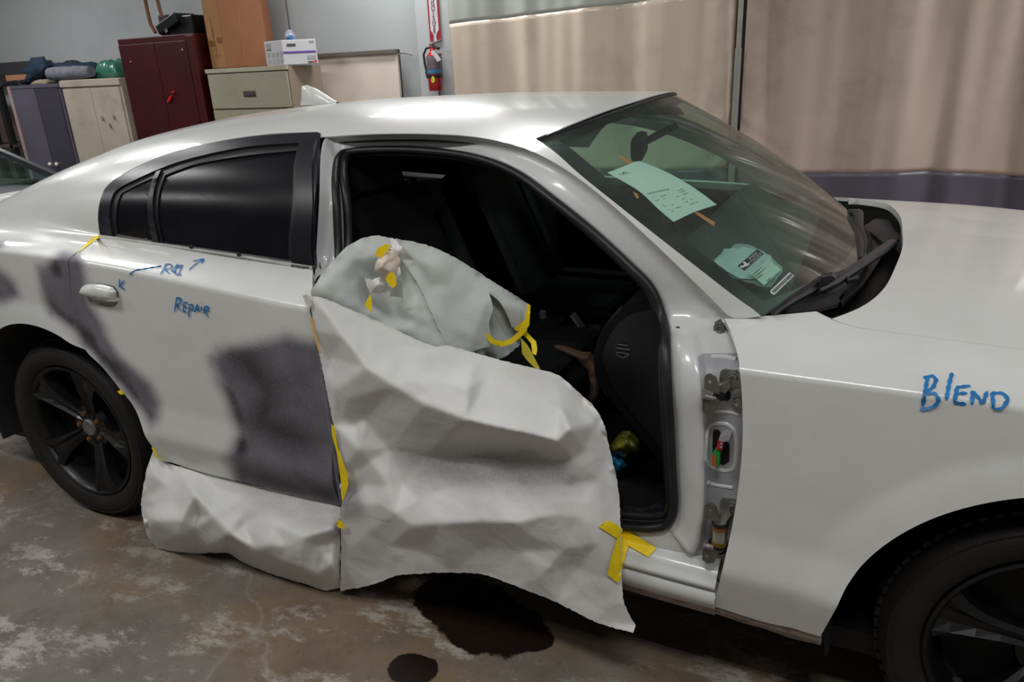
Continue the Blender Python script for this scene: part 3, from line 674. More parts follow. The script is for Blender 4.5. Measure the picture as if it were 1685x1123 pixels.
dpan('window_gasket', [(182, 392), (182, 328), (192, 311), (225, 294), (300, 264), (399, 242), (503, 234), (494, 330), (486, 434), (400, 424), (300, 408)], RUB, -.004, .004, [[(192, 386), (192, 334), (198, 318), (225, 303), (254, 290), (250, 396)], [(266, 399), (270, 287), (324, 268), (399, 255), (488, 246), (480, 330), (474, 428)]], door)
dpan('divider_bar', [(251, 401), (258, 284), (266, 281), (261, 403)], TRIM2, .004, .01, (), door)
dpan('pillar_applique', [(496, 235), (522, 231), (517, 330), (516, 440), (482, 434), (489, 330)], TRIM2, .008, .01, (), door)
dpan('belt_seal', [(164, 389), (300, 407), (400, 421), (515, 441), (513, 447), (400, 427), (300, 412), (166, 394)], M('belt_lip', 'b9b8b4', .4, 0, .2, 20, dirt=('56534e', 40, .5)), .006, .012, (), door)
for x, y in [(317, 410), (395, 423)]: c = SA.at(x, y+1, .010); MB().lathe([(0, .004), (.007, .003), (.008, 0)], c, (0, -1, .3), 12).build('clip', RUB, door)
plate('exposed_clip', [(478, 436), (507, 440), (506, 447), (480, 442)], SA.at(492, 440).y-.012, .006, M('dirty_clip', '55524f', .6, dirt=('c0bdb5', 80, .6)), door)
# front shut edge of rear door, hemmed flange
e1 = [np.array(SA.at(x+0, y, .004)) for x, y in RDF[1:]]; 
vs = [];
strip3('door_edge', [p for p in e1], [p+np.array((.014, .03, 0)) for p in e1], M('primered_edge', '8c8a98', .5, 0, .1, 20), door, [(0, 0), (.25, .006), (.5, .004), (1, 0)])
# handle
hs = [SA.at(x, y, .0) for x, y in [(142, 478), (195, 484)]]
def pillow(name, pts, mat, parent, lift, hgt, surf=SA):
    o = smooth_line(surf.uvs(pts), .004); V, F = tri2d(o, [], .006); d = distpoly(V, o); dm = d.max(); k = np.sqrt(np.clip(d/dm, 0, 1)*(2-np.clip(d/dm, 0, 1)))
    P = np.stack([PA(v[0], v[1], surf.hood, surf.d-lift-hgt*kk) for v, kk in zip(V, k)]); N = NA(V[:, 0], V[:, 1], surf.hood)
    return solid(name, P, orient(P, F, N), -N*.002, mat, parent)
pillow('handle_recess', BOWL, M('handle_bowl', 'c9c7c4', .4, coat=.4), door, .003, -.035)
pillow('door_handle', [(140, 479), (143, 470), (150, 466.5), (172, 466.5), (191, 471), (197, 478), (197, 492), (180, 491), (160, 487), (143, 482)], PW, door, .014, .020)
# lower crease shut line shadow gap: black backing behind door gaps
dpan('shut_gap_backing', [(150, 400), (109, 431), (113, 500), (123, 545), (139, 573), (150, 577), (130, 520), (122, 470), (122, 436), (162, 400)], BLACK, -.006, .002)
dpan('shut_gap_backing', [(512, 430), (508, 500), (515, 560), (540, 740), (553, 832), (572, 832), (555, 740), (540, 640), (528, 560), (521, 500), (523, 440)], BLACK, -.02, .002)
# hood / fender gap backing
panel('shut_gap_backing', [(1335, 507), (1361, 519), (1392, 530), (1430, 538), (1500, 547), (1690, 569), (1690, 583), (1500, 558), (1430, 550), (1392, 543), (1361, 532), (1335, 520)], SB, BLACK, car, lift=-.012, th=.002, prim=False, step=.03)
# marker writing
def scribble(strokes, width, surf, parent, name='marker_writing', lift=.0075):
    mb = MB()
    for st in strokes:
        pp = smooth_line(st, 3, False, 60); p3 = [surf.at(float(p[0]), float(p[1]), lift) for p in pp]
        nrm = Vector(NA(*surf.uvat(*st[0]), surf.hood)); ribbon('', p3, width, None, None, nrm, build=False, mb=mb)
    return mb.build(name, MARK, parent)
RI = [[(199, 472), (200, 458)], [(200, 471), (209, 475)], [(199, 470), (208, 461)], [(216, 451), (225, 448), (250, 444), (268, 441)],
      [(275, 438), (271, 446), (266, 454)], [(273, 438), (283, 438), (285, 441), (281, 445), (272, 446)], [(273, 446), (281, 453)], [(295, 437), (291, 446), (288, 453)], [(294, 438), (284, 449), (292, 450)], [(294, 440), (297, 444)],
      [(296, 440), (304, 440)], [(301, 440), (296, 454)], [(290, 454), (301, 455)], [(313, 447), (322, 439), (335, 430)], [(319, 433), (328, 431), (336, 429)], [(337, 429), (333, 437)],
      ]
scribble(RI, .0042, SA, door)
RP = [[(294, 489), (292, 500), (290, 512)], [(293, 489), (301, 490), (299, 498), (292, 501)], [(293, 501), (301, 511)], [(306, 497), (304, 512)], [(306, 497), (312, 497)], [(305, 504), (311, 504)], [(304, 512), (310, 511)], [(315, 500), (313, 522)], [(315, 500), (321, 501), (321, 507), (314, 509)], [(323, 513), (328, 500), (331, 513)], [(324, 508), (330, 508)], [(335, 503), (334, 512)], [(335, 498), (335.6, 499)], [(340, 503), (338, 516)], [(340, 503), (346, 504), (346, 509), (339, 511)], [(340, 511), (346, 522)]]
scribble(RP, .0045, SA, door)
BL = [[(1526, 622), (1523, 640), (1518, 668)], [(1519, 624), (1534, 621), (1540, 627), (1534, 640), (1520, 648)], [(1522, 649), (1538, 650), (1545, 658), (1536, 668), (1514, 673)], [(1566, 616), (1561, 636), (1557, 658)], [(1574, 641), (1570, 662)], [(1572, 640), (1596, 637)], [(1571, 650), (1591, 649)], [(1570, 662), (1590, 664)], [(1600, 645), (1599, 665)], [(1600, 646), (1607, 654), (1616, 665)], [(1617, 665), (1624, 646)], [(1632, 648), (1634, 671)], [(1631, 649), (1650, 650), (1658, 660), (1650, 670), (1634, 672)]]
scribble(BL, .0065, SB, fender, lift=.004)
# --- windshield
Wt, Wb = SA.at(884, 229, -.003), SA.at(1248, 521, -.003)
near = [SA.at(x, y, -.003) for x, y in [(884, 230), (915, 252), (960, 292), (1040, 356), (1120, 419), (1200, 482), (1248, 520)]]
NE = [near[0].lerp(near[1], 0)]+near[1:]
def edge(v):
    f = v*(len(near)-1); i = min(int(f), len(near)-2); return near[i].lerp(near[i+1], f-i)
WTC, WBC = Vector((1.965, 0, 1.458)), Vector((2.60, 0, 1.005))
def WS(u, v, lift=0.):   # u -1..1 across, v 0 top ..1 base
    e = edge(v); c = WTC.lerp(WBC, v)+Vector((0, 0, .028*math.sin(math.pi*v))); k = 1-abs(u)**2.2
    p = Vector((e.x+(c.x-e.x)*k, e.y*(-u if u < 0 else -u)*-1 if False else e.y*(-u)*1.0, e.z+(c.z-e.z)*k))
    p.y = e.y*abs(u)*(1 if u < 0 else -1)
    return p+Vector((.58, 0, .81))*lift
def wsgrid(u0, u1, v0, v1, nu, nv, lift=0.):
    vs = [WS(u0+(u1-u0)*i/nu, v0+(v1-v0)*j/nv, lift) for i in range(nu+1) for j in range(nv+1)]; fs = [(i*(nv+1)+j, (i+1)*(nv+1)+j, (i+1)*(nv+1)+j+1, i*(nv+1)+j+1) for i in range(nu) for j in range(nv)]; return vs, fs
vs, fs = wsgrid(-1, 1, 0, 1, 40, 24); ws = mesh('windshield', vs, fs, WSGLASS, car, True)
wbvh = BVHTree.FromPolygons([tuple(v) for v in vs], fs)
def onws(x, y, lift=0.): r = wbvh.ray_cast(CAMP, ray(x, y).normalized()); return (r[0] if r[0] else atY(x, y, -.5))+Vector((.58, 0, .81))*lift
frit = MB()
for (u0, u1, v0, v1, a, b) in [(-1, 1, 0, .05, 40, 2), (-1, -.93, 0, 1, 3, 24), (.93, 1, 0, 1, 3, 24), (-1, 1, .93, 1, 40, 2)]:
    g = wsgrid(u0, u1, v0, v1, a, b, -.004); frit.add(*g, True)
frit.build('glass_frit_band', M('black_frit', '0c0c0d', .3), ws)
MB().tube([WS(-1+2*i/30, -.004, .001) for i in range(31)], .006, 6).build('header_seal', RUB, car)
def wsticker(name, poly, mat, lift, parent=ws):
    V, F = tri2d(poly, [], 6); P = np.array([onws(x, y, lift) for x, y in V]); N = np.tile(np.array((.58, 0, .81)), (len(P), 1)); return solid(name, P, orient(P, F, N), -N*.0006, mat, parent)
STB = M('black_sticker', '191619', .4); STW = M('pale_sticker_print', 'aebfb8', .5); STM = M('mint_label', '9ec4b4', .5)
o = (1190, 400); S = 130/1460
def q(pts): return [(o[0]+x*S, o[1]+y*S) for x, y in pts]
s1 = wsticker('warning_sticker', q([(265, 430), (620, 122), (745, 210), (388, 524)]), STB, .0015); 
def lines(parent, segs, w, mat=STW, lift=.0026):
    mb = MB()
    for (x0, y0, x1, y1) in segs: ribbon('', [onws(x0, y0, lift), onws((x0+x1)/2, (y0+y1)/2, lift), onws(x1, y1, lift)], w, None, None, Vector((.58, 0, .81)), .0004, False, mb)
    return mb.build('sticker_print', mat, parent)
def textrow(x0, y0, x1, y1, n, h):   # short upright dashes read as tiny letters
    out = []; dx, dy = (x1-x0)/n, (y1-y0)/n; L = math.hypot(dx, dy); nx, ny = dy/L*h, -dx/L*h
    for i in range(n):
        x, y = x0+dx*i, y0+dy*i; out.append((x, y, x-nx, y-ny))
        if i % 2: out.append((x, y, x+dx*.6, y+dy*.6))
        if i % 3 == 1: out.append((x-nx, y-ny, x-nx+dx*.6, y-ny+dy*.6))
    return out
T = lambda a, n, h: textrow(*[v for p in q([a[:2], a[2:]]) for v in p], n, h)
lines(s1, T((450, 300, 610, 175), 9, 3.0), .0016); lines(s1, T((470, 365, 680, 190), 11, 1.6), .0010); lines(s1, T((520, 365, 700, 215), 11, 1.2), .0007)
wsticker('sticker_emblem', q([(300, 440), (330, 428), (350, 440), (385, 400), (352, 382), (372, 352), (408, 372), (430, 400), (470, 375), (480, 400), (440, 430), (425, 445), (400, 440), (375, 462), (340, 462), (345, 480), (320, 470)]), STW, .0022, s1)
s2 = wsticker('bordered_sticker', q([(862, 890), (1220, 548), (1305, 615), (940, 968), (885, 950)]), STW, .0015); wsticker('sticker_panel', q([(888, 905), (1235, 572), (1280, 615), (935, 935)]), STB, .0022, s2)
lines(s2, T((985, 850, 1170, 670), 12, 2.6), .0012)
RDK = M('red_print', 'a03a3c', .5); lines(s2, [tuple(v for p in q([(1190, 645), (1205, 660)]) for v in p)], .003, RDK)
# --- cowl
def cowlz(x, y): return .955+.02*math.sin(x*9)
cw = [];
for i in range(31):
    y = -.80+1.6*i/30; k = 1-(abs(y)/.80)**2.2; xr = 2.25+.30*k; xf = 2.44+.27*k
    cw.append([(xr-.05, y, .985), (xr+.02, y, .975), (xr+.05, y, .955), ((xr+xf)/2, y, .945), (xf-.02, y, .95), (xf, y, .93)])
vs = [p for r in cw for p in r]; fs = [(i*6+j, (i+1)*6+j, (i+1)*6+j+1, i*6+j+1) for i in range(30) for j in range(5)]
cowl = mesh('cowl_panel', vs, fs, M('black_cowl_plastic', '1b1a1d', .42, 0, .3, 10, .3, 120, dirt=('4a4749', 12, .5)), car, True)
def zplate(name, pts, Z, th, mat, parent): return plate(name, pts, None, th, mat, parent, z=Z)
GRC = M('grey_cowl_plastic', '3c383c', .5, 0, .2, 10, .2, 120, dirt=('6a6664', 14, .5))
zplate('cowl_cover', [(1417, 375), (1440, 360), (1462, 362), (1480, 392), (1470, 402), (1452, 398), (1430, 380)], .995, .012, GRC, car)
zplate('cowl_cover', [(1425, 382), (1450, 396), (1462, 404), (1440, 440), (1420, 470), (1385, 500), (1380, 490), (1410, 450)], .985, .01, cowl.data.materials[0], car)
zplate('cowl_corner_shield', [(1270, 518), (1300, 497), (1370, 462), (1408, 455), (1395, 480), (1378, 500), (1330, 512)], .985, .01, M('plum_cowl_plastic', '3f3740', .42, 0, .15, 8, dirt=('6a6368', 14, .3)), car)
# wipers
def px3(pts, z): return [atZ(x, y, z+dz) for x, y, dz in pts]
WIP = M('wiper_plastic', '201e22', .4, 0, .25, 14, dirt=('4f4c4f', 16, .4))
def wiper(name, arm, blade, rad_a, rad_b, hub):
    w = thing_part(name); MB().tube(arm, rad_a, 8).build('wiper_arm', WIP, w); MB().tube(blade, rad_b, 8).build('wiper_blade', RUB, w); return w
wa = px3([(1468, 402, .045), (1440, 420, .055), (1400, 447, .06), (1370, 466, .06), (1345, 478, .055)], .99)
wb_ = [atZ(1272, 515, 1.035), atZ(1300, 496, 1.045), atZ(1330, 478, 1.05), atZ(1352, 463, 1.05)]+px3([(1372, 456, .05), (1395, 446, .045)], .99)
wip = MB().tube(wb_, [.006, .010, .013, .014, .011, .006], 8).build('wiper', WIP, car)
MB().tube(wa, [.016, .014, .012, .011, .009], 8).build('wiper_arm', M('wiper_arm_metal', '37333a', .38, .2, .2, 12, dirt=('66626a', 18, .4)), wip)
MB().tube(px3([(1388, 448, .06), (1396, 464, .055), (1410, 458, .05)], .99), .007, 8).build('wiper_adapter', WIP, wip)
plate('adapter_block', [(1344, 466), (1352, 456), (1368, 452), (1376, 458), (1362, 470), (1348, 474)], (wb_[2].y+wb_[3].y)/2-.02, .03, WIP, wip, bev=.003)
wb2 = [atZ(1385, 350, 1.04), atZ(1402, 365, 1.045), atZ(1410, 385, 1.04), atZ(1414, 405, 1.03), atZ(1416, 428, 1.02)]
wip2 = MB().tube(wb2, [.01, .014, .016, .016, .01], 8).build('wiper', WIP, car)
MB().tube([atZ(1398, 348, 1.05), atZ(1412, 352, 1.06), atZ(1413, 372, 1.05), atZ(1421, 400, 1.03), atZ(1420, 422, 1.01)], [.008, .017, .014, .014, .009], 8).build('wiper_arm', WIP, wip2)
# antenna fin
fb = atY(525, 172, 0); fx = fb.x
prof = [(-.085, 0), (-.075, .025), (-.07, .062), (-.045, .064), (-.01, .052), (.03, .03), (.075, .004), (.09, -.004)]
vs = []; fs = []; m = 7
for x, h in prof:
    w = .028*max(.25, 1-abs(x)/.11)
    for k in range(m): a = math.pi*k/(m-1); vs.append((fx+x, -w*math.cos(a)*(1 if h > .01 else 1), 1.468-.012*0+max(h, 0)*math.sin(a)**.6-.01*(k in (0, m-1))))
for i in range(len(prof)-1):
    for k in range(m-1): fs.append((i*m+k, (i+1)*m+k, (i+1)*m+k+1, i*m+k+1))
mesh('antenna_fin', vs, fs, PW, car, True)
# --- wheels
def wheel(cx, cy, side, roll, near=True):
    c = Vector((cx, cy, .355)); out = Vector((0, -side, 0)); hub = MB()
    R = .262
    tire = MB(); tire.lathe([(R, -.012), (R+.012, .004), (R+.03, .013), (R+.055, .016), (R+.066, .010), (R+.072, .012), (.345, -.005), (.352, -.03), (.355, -.06), (.355, -.19), (.345, -.215), (R+.02, -.225), (R, -.21)], c, out, 72)
    rim = MB(); rim.lathe([(R+.002, -.016), (R+.001, .000), (R-.006, .003), (R-.014, -.004), (R-.02, -.03), (R-.03, -.12), (R-.03, -.2)], c, out, 64)
    w = rim.build('wheel', RIMM, car); t = tire.build('tire', TIREM, w)
    tr = MB(); N = 72                                   # tread blocks
    u = Vector((1, 0, 0)); v = out.cross(u)
    for k in range(N):
        a = 2*math.pi*(k+.2)/N; a2 = a+2*math.pi/N*.62
        for h0, h1 in ((-.03, -.075), (-.085, -.13)):
            q_ = []
            for rr_ in (.352, .3605):
                for aa in (a, a2):
                    for hh in (h0, h1): q_.append(c+(u*math.cos(aa)+v*math.sin(aa))*rr_+out*hh)
            tr.add(q_, [(0, 1, 3, 2), (4, 6, 7, 5), (0, 4, 5, 1), (2, 3, 7, 6), (0, 2, 6, 4), (1, 5, 7, 3)])
    tro = tr.build('tire_tread', TIREM, w); tro['kind'] = 'stuff'
    MB().lathe([(0, -.075), (R-.035, -.085)], c, out, 40).build('brake_disc', M('brake_disc_steel', '0e0e0f', .6, .4, .3), w)
    def P_(r, a, h): return c+(u*math.cos(a)+v*math.sin(a))*r+out*h
    for k in range(5):                                  # twin-ridged spokes with a dished centre
        a = roll+2*math.pi*k/5; vs = []; fs = []
        rs = [.035, .07, .12, .17, .22, .252]; ws_ = [.52, .34, .24, .22, .25, .30]; hs_ = [-.048, -.046, -.030, -.014, -.004, -.003]
        prof_ = [(-1, -.04), (-.95, -.006), (-.6, .004), (-.25, -.010), (.25, -.010), (.6, .004), (.95, -.006), (1, -.04)]
        for r, w_, h_ in zip(rs, ws_, hs_):
            for f_, d_ in prof_: vs.append(P_(r, a+f_*w_, h_+d_*(1 if r > .05 else .3)))
        m = len(prof_)
        for i in range(len(rs)-1):
            for j in range(m-1): fs.append((i*m+j, i*m+j+1, (i+1)*m+j+1, (i+1)*m+j))
        MB().add(vs, fs).build('spoke', RIMM, w)
    MB().lathe([(0, -.036), (.030, -.037), (.034, -.042), (.034, -.055)], c, out, 32).build('center_cap', M('worn_cap', '6e6c6a', .5, .3, .4, 60, dirt=('2a2826', 50, .7)), w)
    MB().lathe([(.034, -.048), (.085, -.052), (.09, -.07)], c, out, 40).build('hub_plate', RIMM, w)
    for k in range(5):
        a = roll+math.pi/5+2*math.pi*k/5
        MB().lathe([(0, .010), (.008, .009), (.010, .004), (.010, -.012)], P_(.056, a, -.046), out, 6).build('lug_nut', M('rusty_lug', '7a5530', .5, .6, .3, 80), w)
    return w
wheel(0, -.885, 1, math.radians(68)); wheel(3.052, -.885, 1, math.radians(20)); wheel(0, .885, -1, .3); wheel(3.052, .885, -1, .9)
# wheel wells (dark liners)
for cx in (0, 3.052):
    for sy in (-1, 1):
        vs = []; fs = []; n = 26
        for i in range(n+1):
            a = math.radians(-12+204*i/n)
            for y, r in ((.915, .462), (.90, .455), (.58, .45), (.57, 0)): vs.append((cx+r*math.cos(a), sy*y, .355+r*math.sin(a)))
        for i in range(n):
            for k in range(3): fs.append((i*4+k, i*4+k+1, (i+1)*4+k+1, (i+1)*4+k))
        mesh('wheel_well', vs, fs, BLACK, car, True)
# underbody, cabin tub
MB().box((-.95, -.80, .20), (3.8, .80, .26)).build('underbody', BLACK, car)
MB().box((.45, -.86, .26), (2.58, -.80, .40)).build('rocker_core', BLACK, car); MB().box((.45, .80, .26), (2.58, .86, .40)).build('rocker_core', BLACK, car)
cab = MB().box((.3, -.80, .36), (2.35, .80, .38)); cab.build('cabin_floor', CARPET, car)
MB().box((2.33, -.78, .26), (2.36, .78, .95)).build('firewall', BLACK, car)
MB().box((.38, -.86, .50), (.46, .86, 1.05)).build('rear_bulkhead', BLACK, car); MB().box((-.7, -.70, 1.0), (.42, .70, 1.03)).build('parcel_shelf', BLACK, car)
MB().box((1.20, -.85, .40), (1.26, -.80, 1.0), .005).build('pillar_lining', BLACK, car)
# headliner: offset of the roof, both sides
def headliner():
    X, S = np.meshgrid(np.linspace(.15, 1.9, 24), np.linspace(1.44, S2, 12), indexing='ij'); P = PA(X, S, False, .03); P[..., 2] -= .0; n, m = X.shape
    vs = [tuple(p) for p in P.reshape(-1, 3)]+[(p[0], -p[1], p[2]) for p in P.reshape(-1, 3)]; fs = []
    for b in (0, n*m):
        for i in range(n-1):
            for j in range(m-1): a = b+i*m+j; fs.append((a, a+m, a+m+1, a+1))
    mesh('headliner', vs, fs, M('dark_headliner', '1a1a1b', .9), car, True)
headliner()
# far side: door inner panels, frame and window (the driver's glass is clear)
fo = [u for u in smooth_line(SA.uvs(shell_apert+[(1209, 524)]), .03, False)]
farcut = [np.array((1.13, 1.55)), ]
def farpanel(name, uvl, mat, holes=(), d=.0, th=.03):
    V, F = tri2d(smooth_line(uvl, .02), [smooth_line(h, .02) for h in holes], .04); P = PA(V[:, 0], V[:, 1], False, d); N = NA(V[:, 0], V[:, 1]); P[:, 1] *= -1; N[:, 1] *= -1
    return solid(name, P, orient(P, F, N), -N*th, mat, car)
apt = [np.array(u) for u in SA.uvs([(523, 224), (600, 221), (700, 220), (780, 225), (850, 240), (900, 261), (950, 292), (1010, 340), (1080, 404), (1140, 462), (1190, 512)])]
apt_b = [np.array((2.36, .9)), np.array((2.36, .1)), np.array((1.24, .05)), np.array((1.19, .9))]
wh = [np.array(u) for u in SA.uvs([(560, 258), (600, 246), (700, 246), (790, 260), (850, 284), (920, 332), (990, 388), (1050, 444), (1100, 500)])]
wh_b = [np.array((2.05, .955)), np.array((1.27, .955))]
farpanel('front_door', apt+apt_b, PW, [wh+wh_b])
farpanel('front_door_lining', [np.array((2.3, .93)), np.array((2.3, .15)), np.array((1.25, .15)), np.array((1.22, .94))], INTER, d=.05, th=.05)
farpanel('front_door_glass', wh+wh_b, CLEARG, d=.012, th=.004)
farpanel('rear_window', [np.array(u) for u in SA.uvs(trim_o)], TINT, d=.0, th=.006)
MB().tube([(1.45, .80, .93), (1.6, .76, .93), (1.95, .77, .935)], .006, 8).build('door_pull_trim', CHROME, car)
# dashboard
def atm(x, y, Y=-.70): p = atY(x, y, Y); return (p.x, p.z)
dpx = [(1092, 452), (1065, 462), (1040, 482), (1012, 514), (990, 543), (978, 572), (975, 598), (984, 640), (1012, 672), (1050, 715), (1100, 775)]
dp = smooth_line([np.array(atm(x, y)) for x, y in dpx], .02, False)+[np.array((2.30, .50)), np.array((2.38, .70)), np.array((2.44, .90)), np.array((2.40, .985)), np.array((2.25, 1.01))]
n = len(dp); vs = []; fs = []; ys = [-.70, -.69, -.55, 0, .35, .6, .70]
for y in ys:
    for p in dp: vs.append((p[0]+(.0 if abs(y) < .695 else .01), y, p[1]))
for k in range(len(ys)-1):
    for i in range(n): j = (i+1) % n; fs.append((k*n+i, k*n+j, (k+1)*n+j, (k+1)*n+i))
fs += [tuple(range(n))[::-1], tuple((len(ys)-1)*n+i for i in range(n))]
dash = MB().add(vs, fs).build('dashboard', INT2, car)
dt = [p for p in dp if p[1] > .93]
MB().box((2.06, -.69, .985), (2.42, .69, 1.0), .006).v
ctop = [atm(1075, 456), atm(1040, 480), atm(1012, 512)]
mb = MB(); L0 = [np.array(atm(x, y)) for x, y in [(1092, 450), (1068, 459), (1045, 476), (1018, 505)]]
vs = [(p[0], y, p[1]+.004) for y in (-.705, .69) for p in [np.array((2.42, 1.0)), np.array((2.25, 1.02))]+L0]; fs = [(i, i+1, 7+i, 6+i) for i in range(5)]
mesh('dash_top_pad', vs, fs, DASHT, dash, True)
# dash end cap with slotted vent
yd = -.715
plate('dash_end_rim', [(1110, 500), (1070, 499), (1035, 507), (1010, 522), (990, 548), (983, 580), (988, 615), (1010, 662), (1060, 728), (1110, 790), (1110, 500)][:-1], yd, .012, INTER, dash, sm=True, bev=.004)
plate('dash_end_panel', [(1110, 512), (1075, 510), (1042, 517), (1015, 535), (1000, 560), (992, 585), (997, 612), (1020, 655), (1065, 710), (1110, 765)], yd-.008, .01, M('dash_end_black', '121216', .38, 0, .2, 10, dirt=('2c2a33', 12, .3)), dash, sm=True, bev=.004)
for (x0, y0, x1, y1, b) in [(1017, 567, 1033, 569, 0), (1013, 573, 1037, 576, 0), (1014, 580, 1035, 583, 0), (1014, 583, 1036, 584, 6)]:
    MB().tube([atY(x0, y0, yd-.012), atY((x0+x1)/2, (y0+y1)/2+b, yd-.012), atY(x1, y1, yd-.012)], .0018, 6).build('vent_slot', M('vent_edge', '55555a', .3), dash)
plate('door_kick_trim', [(1024, 838), (1060, 842), (1100, 820), (1104, 838), (1090, 856), (1060, 862), (1022, 860)], -.80, .02, M('dusty_sill_plate', '2b2a30', .5, 0, .3, 30, dirt=('5c5864', 30, .6)), car, sm=True)
# seats
def seat(name, x, y, lab=None):
    s_ = MB().box((x-.02, y-.26, .52), (x+.50, y+.26, .66), .06).build(name, SEATM, car)
    MB().box((x+.02, y-.17, .645), (x+.44, y+.17, .69), .03).build('cushion_insert', INT2, s_)
    for sd in (-1, 1): MB().box((x+.0, y+sd*.22-.05, .60), (x+.46, y+sd*.22+.05, .71), .04).build('bolster', SEATM, s_)
    R = Matrix.Rotation(math.radians(-24), 3, 'Y'); c = Vector((x-.10, y, .88))
    b = MB().box(c-Vector((.07, .25, .34)), c+Vector((.07, .25, .34)), .06, R).build('seat_back', SEATM, s_)
    for sd in (-1, 1): cc = c+Vector((.05, sd*.2, -.04)); MB().box(cc-Vector((.06, .05, .28)), cc+Vector((.06, .05, .28)), .04, R).build('back_bolster', SEATM, b)
    c2 = c+R@Vector((0, 0, .43)); MB().box(c2-Vector((.05, .14, .09)), c2+Vector((.05, .14, .09)), .045, R).build('headrest', SEATM, b)
    for sd in (-1, 1): MB().tube([c+R@Vector((0, sd*.06, .3)), c+R@Vector((0, sd*.06, .38))], .007, 8).build('headrest_post', CHROME, b)
    return s_
seat('driver_seat', 1.30, .38); seat('passenger_seat', 1.34, -.38)
MB().box((.50, -.68, .50), (.95, .68, .68), .06).build('rear_bench', SEATM, car); MB().box((.42, -.68, .62), (.58, .68, 1.08), .06, Matrix.Rotation(math.radians(-12), 3, 'Y')).build('rear_backrest', SEATM, car)
# centre console
co = MB().box((1.15, -.13, .40), (2.15, .13, .62), .03).build('center_console', INTER, car)
zt = .665
def zp(name, pts, z, th, mat, parent): return plate(name, pts, None, th, mat, parent, z=z)
zp('shifter_surround', [(868, 522), (875, 508), (884, 510), (930, 520), (934, 523), (905, 548), (880, 545), (866, 540)], zt, .04, INT2, co)
MB().tube([atZ(x, y, zt+.004) for x, y in [(872, 538), (866, 524), (875, 506), (884, 510), (930, 520), (934, 523), (905, 546), (872, 540)]], .0022, 6).build('chrome_bezel', CHROME, co)
a = atZ(894, 545, zt); MB().tube([a, a+Vector((0, 0, .05))], [.016, .013], 12).build('gear_boot', RUB, co); MB().tube([a+Vector((0, 0, .045)), a+Vector((0, 0, .075))], .012, 12).build('shift_knob', M('silver_knob', '7d7d80', .4, .6), co)
zp('console_tray', [(938, 536), (962, 533), (990, 535), (985, 557), (950, 552), (920, 550)], zt, .05, INT2, co)
MB().tube([atZ(x, y, zt+.006) for x, y in [(984, 534), (966, 534), (962, 538), (968, 543), (984, 545)]], .0022, 6).build('tray_trim', CHROME, co)
MB().box(atZ(962, 552, zt)+Vector((-.02, -.02, 0)), atZ(962, 552, zt)+Vector((.025, .02, .012)), .003).build('power_socket', M('grey_socket', '7b7b7e', .4), co)
# steering wheel
sc_ = Vector((1.86, .38, .90)); ax = Vector((-.90, 0, .42)).normalized(); u = Vector((0, 1, 0)); v = ax.cross(u)
st = MB().tube([sc_+(u*math.cos(t)+v*math.sin(t))*.185 for t in np.linspace(0, 2*math.pi, 37)[:-1]], .015, 10, closed=True).build('steering_wheel', INT2, car)
for t in (0, math.pi, 1.5*math.pi): MB().tube([sc_+(u*math.cos(t)+v*math.sin(t))*.18, sc_-ax*.03+(u*math.cos(t)+v*math.sin(t))*.04], [.016, .022], 8).build('spoke', INT2, st)
MB().lathe([(0, .03), (.05, .025), (.07, 0), (.06, -.04)], sc_-ax*.02, ax, 24).build('airbag_hub', INT2, st); MB().tube([sc_-ax*.05, sc_-ax*.35], .04, 12).build('steering_column', INTER, st)
# mirror
mr = MB().box((1.865, -.14, 1.27), (1.905, .10, 1.345), .018, Matrix.Rotation(math.radians(12), 3, 'Z')).build('rear_view_mirror', INTER, car); MB().tube([(1.90, 0, 1.32), (2.0, 0, 1.37)], .012, 8).build('mirror_stem', INTER, mr)
for y in (): MB().box((1.80, y-.2, 1.385), (1.93, y+.2, 1.40), .006).build('sun_visor', INTER, car)
# ------------------------------------------------------------------ masking paper
def interpolator(pts, vals, edges=()):
    r = delaunay_2d_cdt([Vector(p) for p in pts], list(edges), [], 0, 1e-6); V3 = []
    for k, v in enumerate(r[0]):
        og = r[3][k]; h = vals[og[0]] if og else float(np.mean([vals[i] for i in range(0)] or [0])); V3.append((v.x, v.y, h if og else np.nan))
    V3 = np.array(V3)
    for i in np.where(np.isnan(V3[:, 2]))[0]:
        d = np.linalg.norm(np.array(pts)-V3[i, :2], axis=1); w = 1/(d+1e-3)**3; V3[i, 2] = (w*np.array(vals)).sum()/w.sum()
    b = BVHTree.FromPolygons([(x, y, z*100) for x, y, z in V3], [tuple(f) for f in r[2]])
    P0 = np.array(pts); v0 = np.array(vals)
    def f(x, y):
        h = b.ray_cast(Vector((x, y, 1e5)), Vector((0, 0, -1)))[0]
        if h is None: return float(v0[np.argmin(np.hypot(P0[:, 0]-x, P0[:, 1]-y))])
        return h.z/100
    return f
def crumple(x0, y0, x1, y1, cell, amp, seed):
    r = np.random.RandomState(seed); nx, ny = int((x1-x0)/cell)+3, int((y1-y0)/cell)+3
    pts = [(x0+(i-1+r.rand()*.9)*cell, y0+(j-1+r.rand()*.9)*cell) for i in range(nx) for j in range(ny)]; vals = [(r.rand()-.5)*2*amp for _ in pts]
    return interpolator(pts, vals)
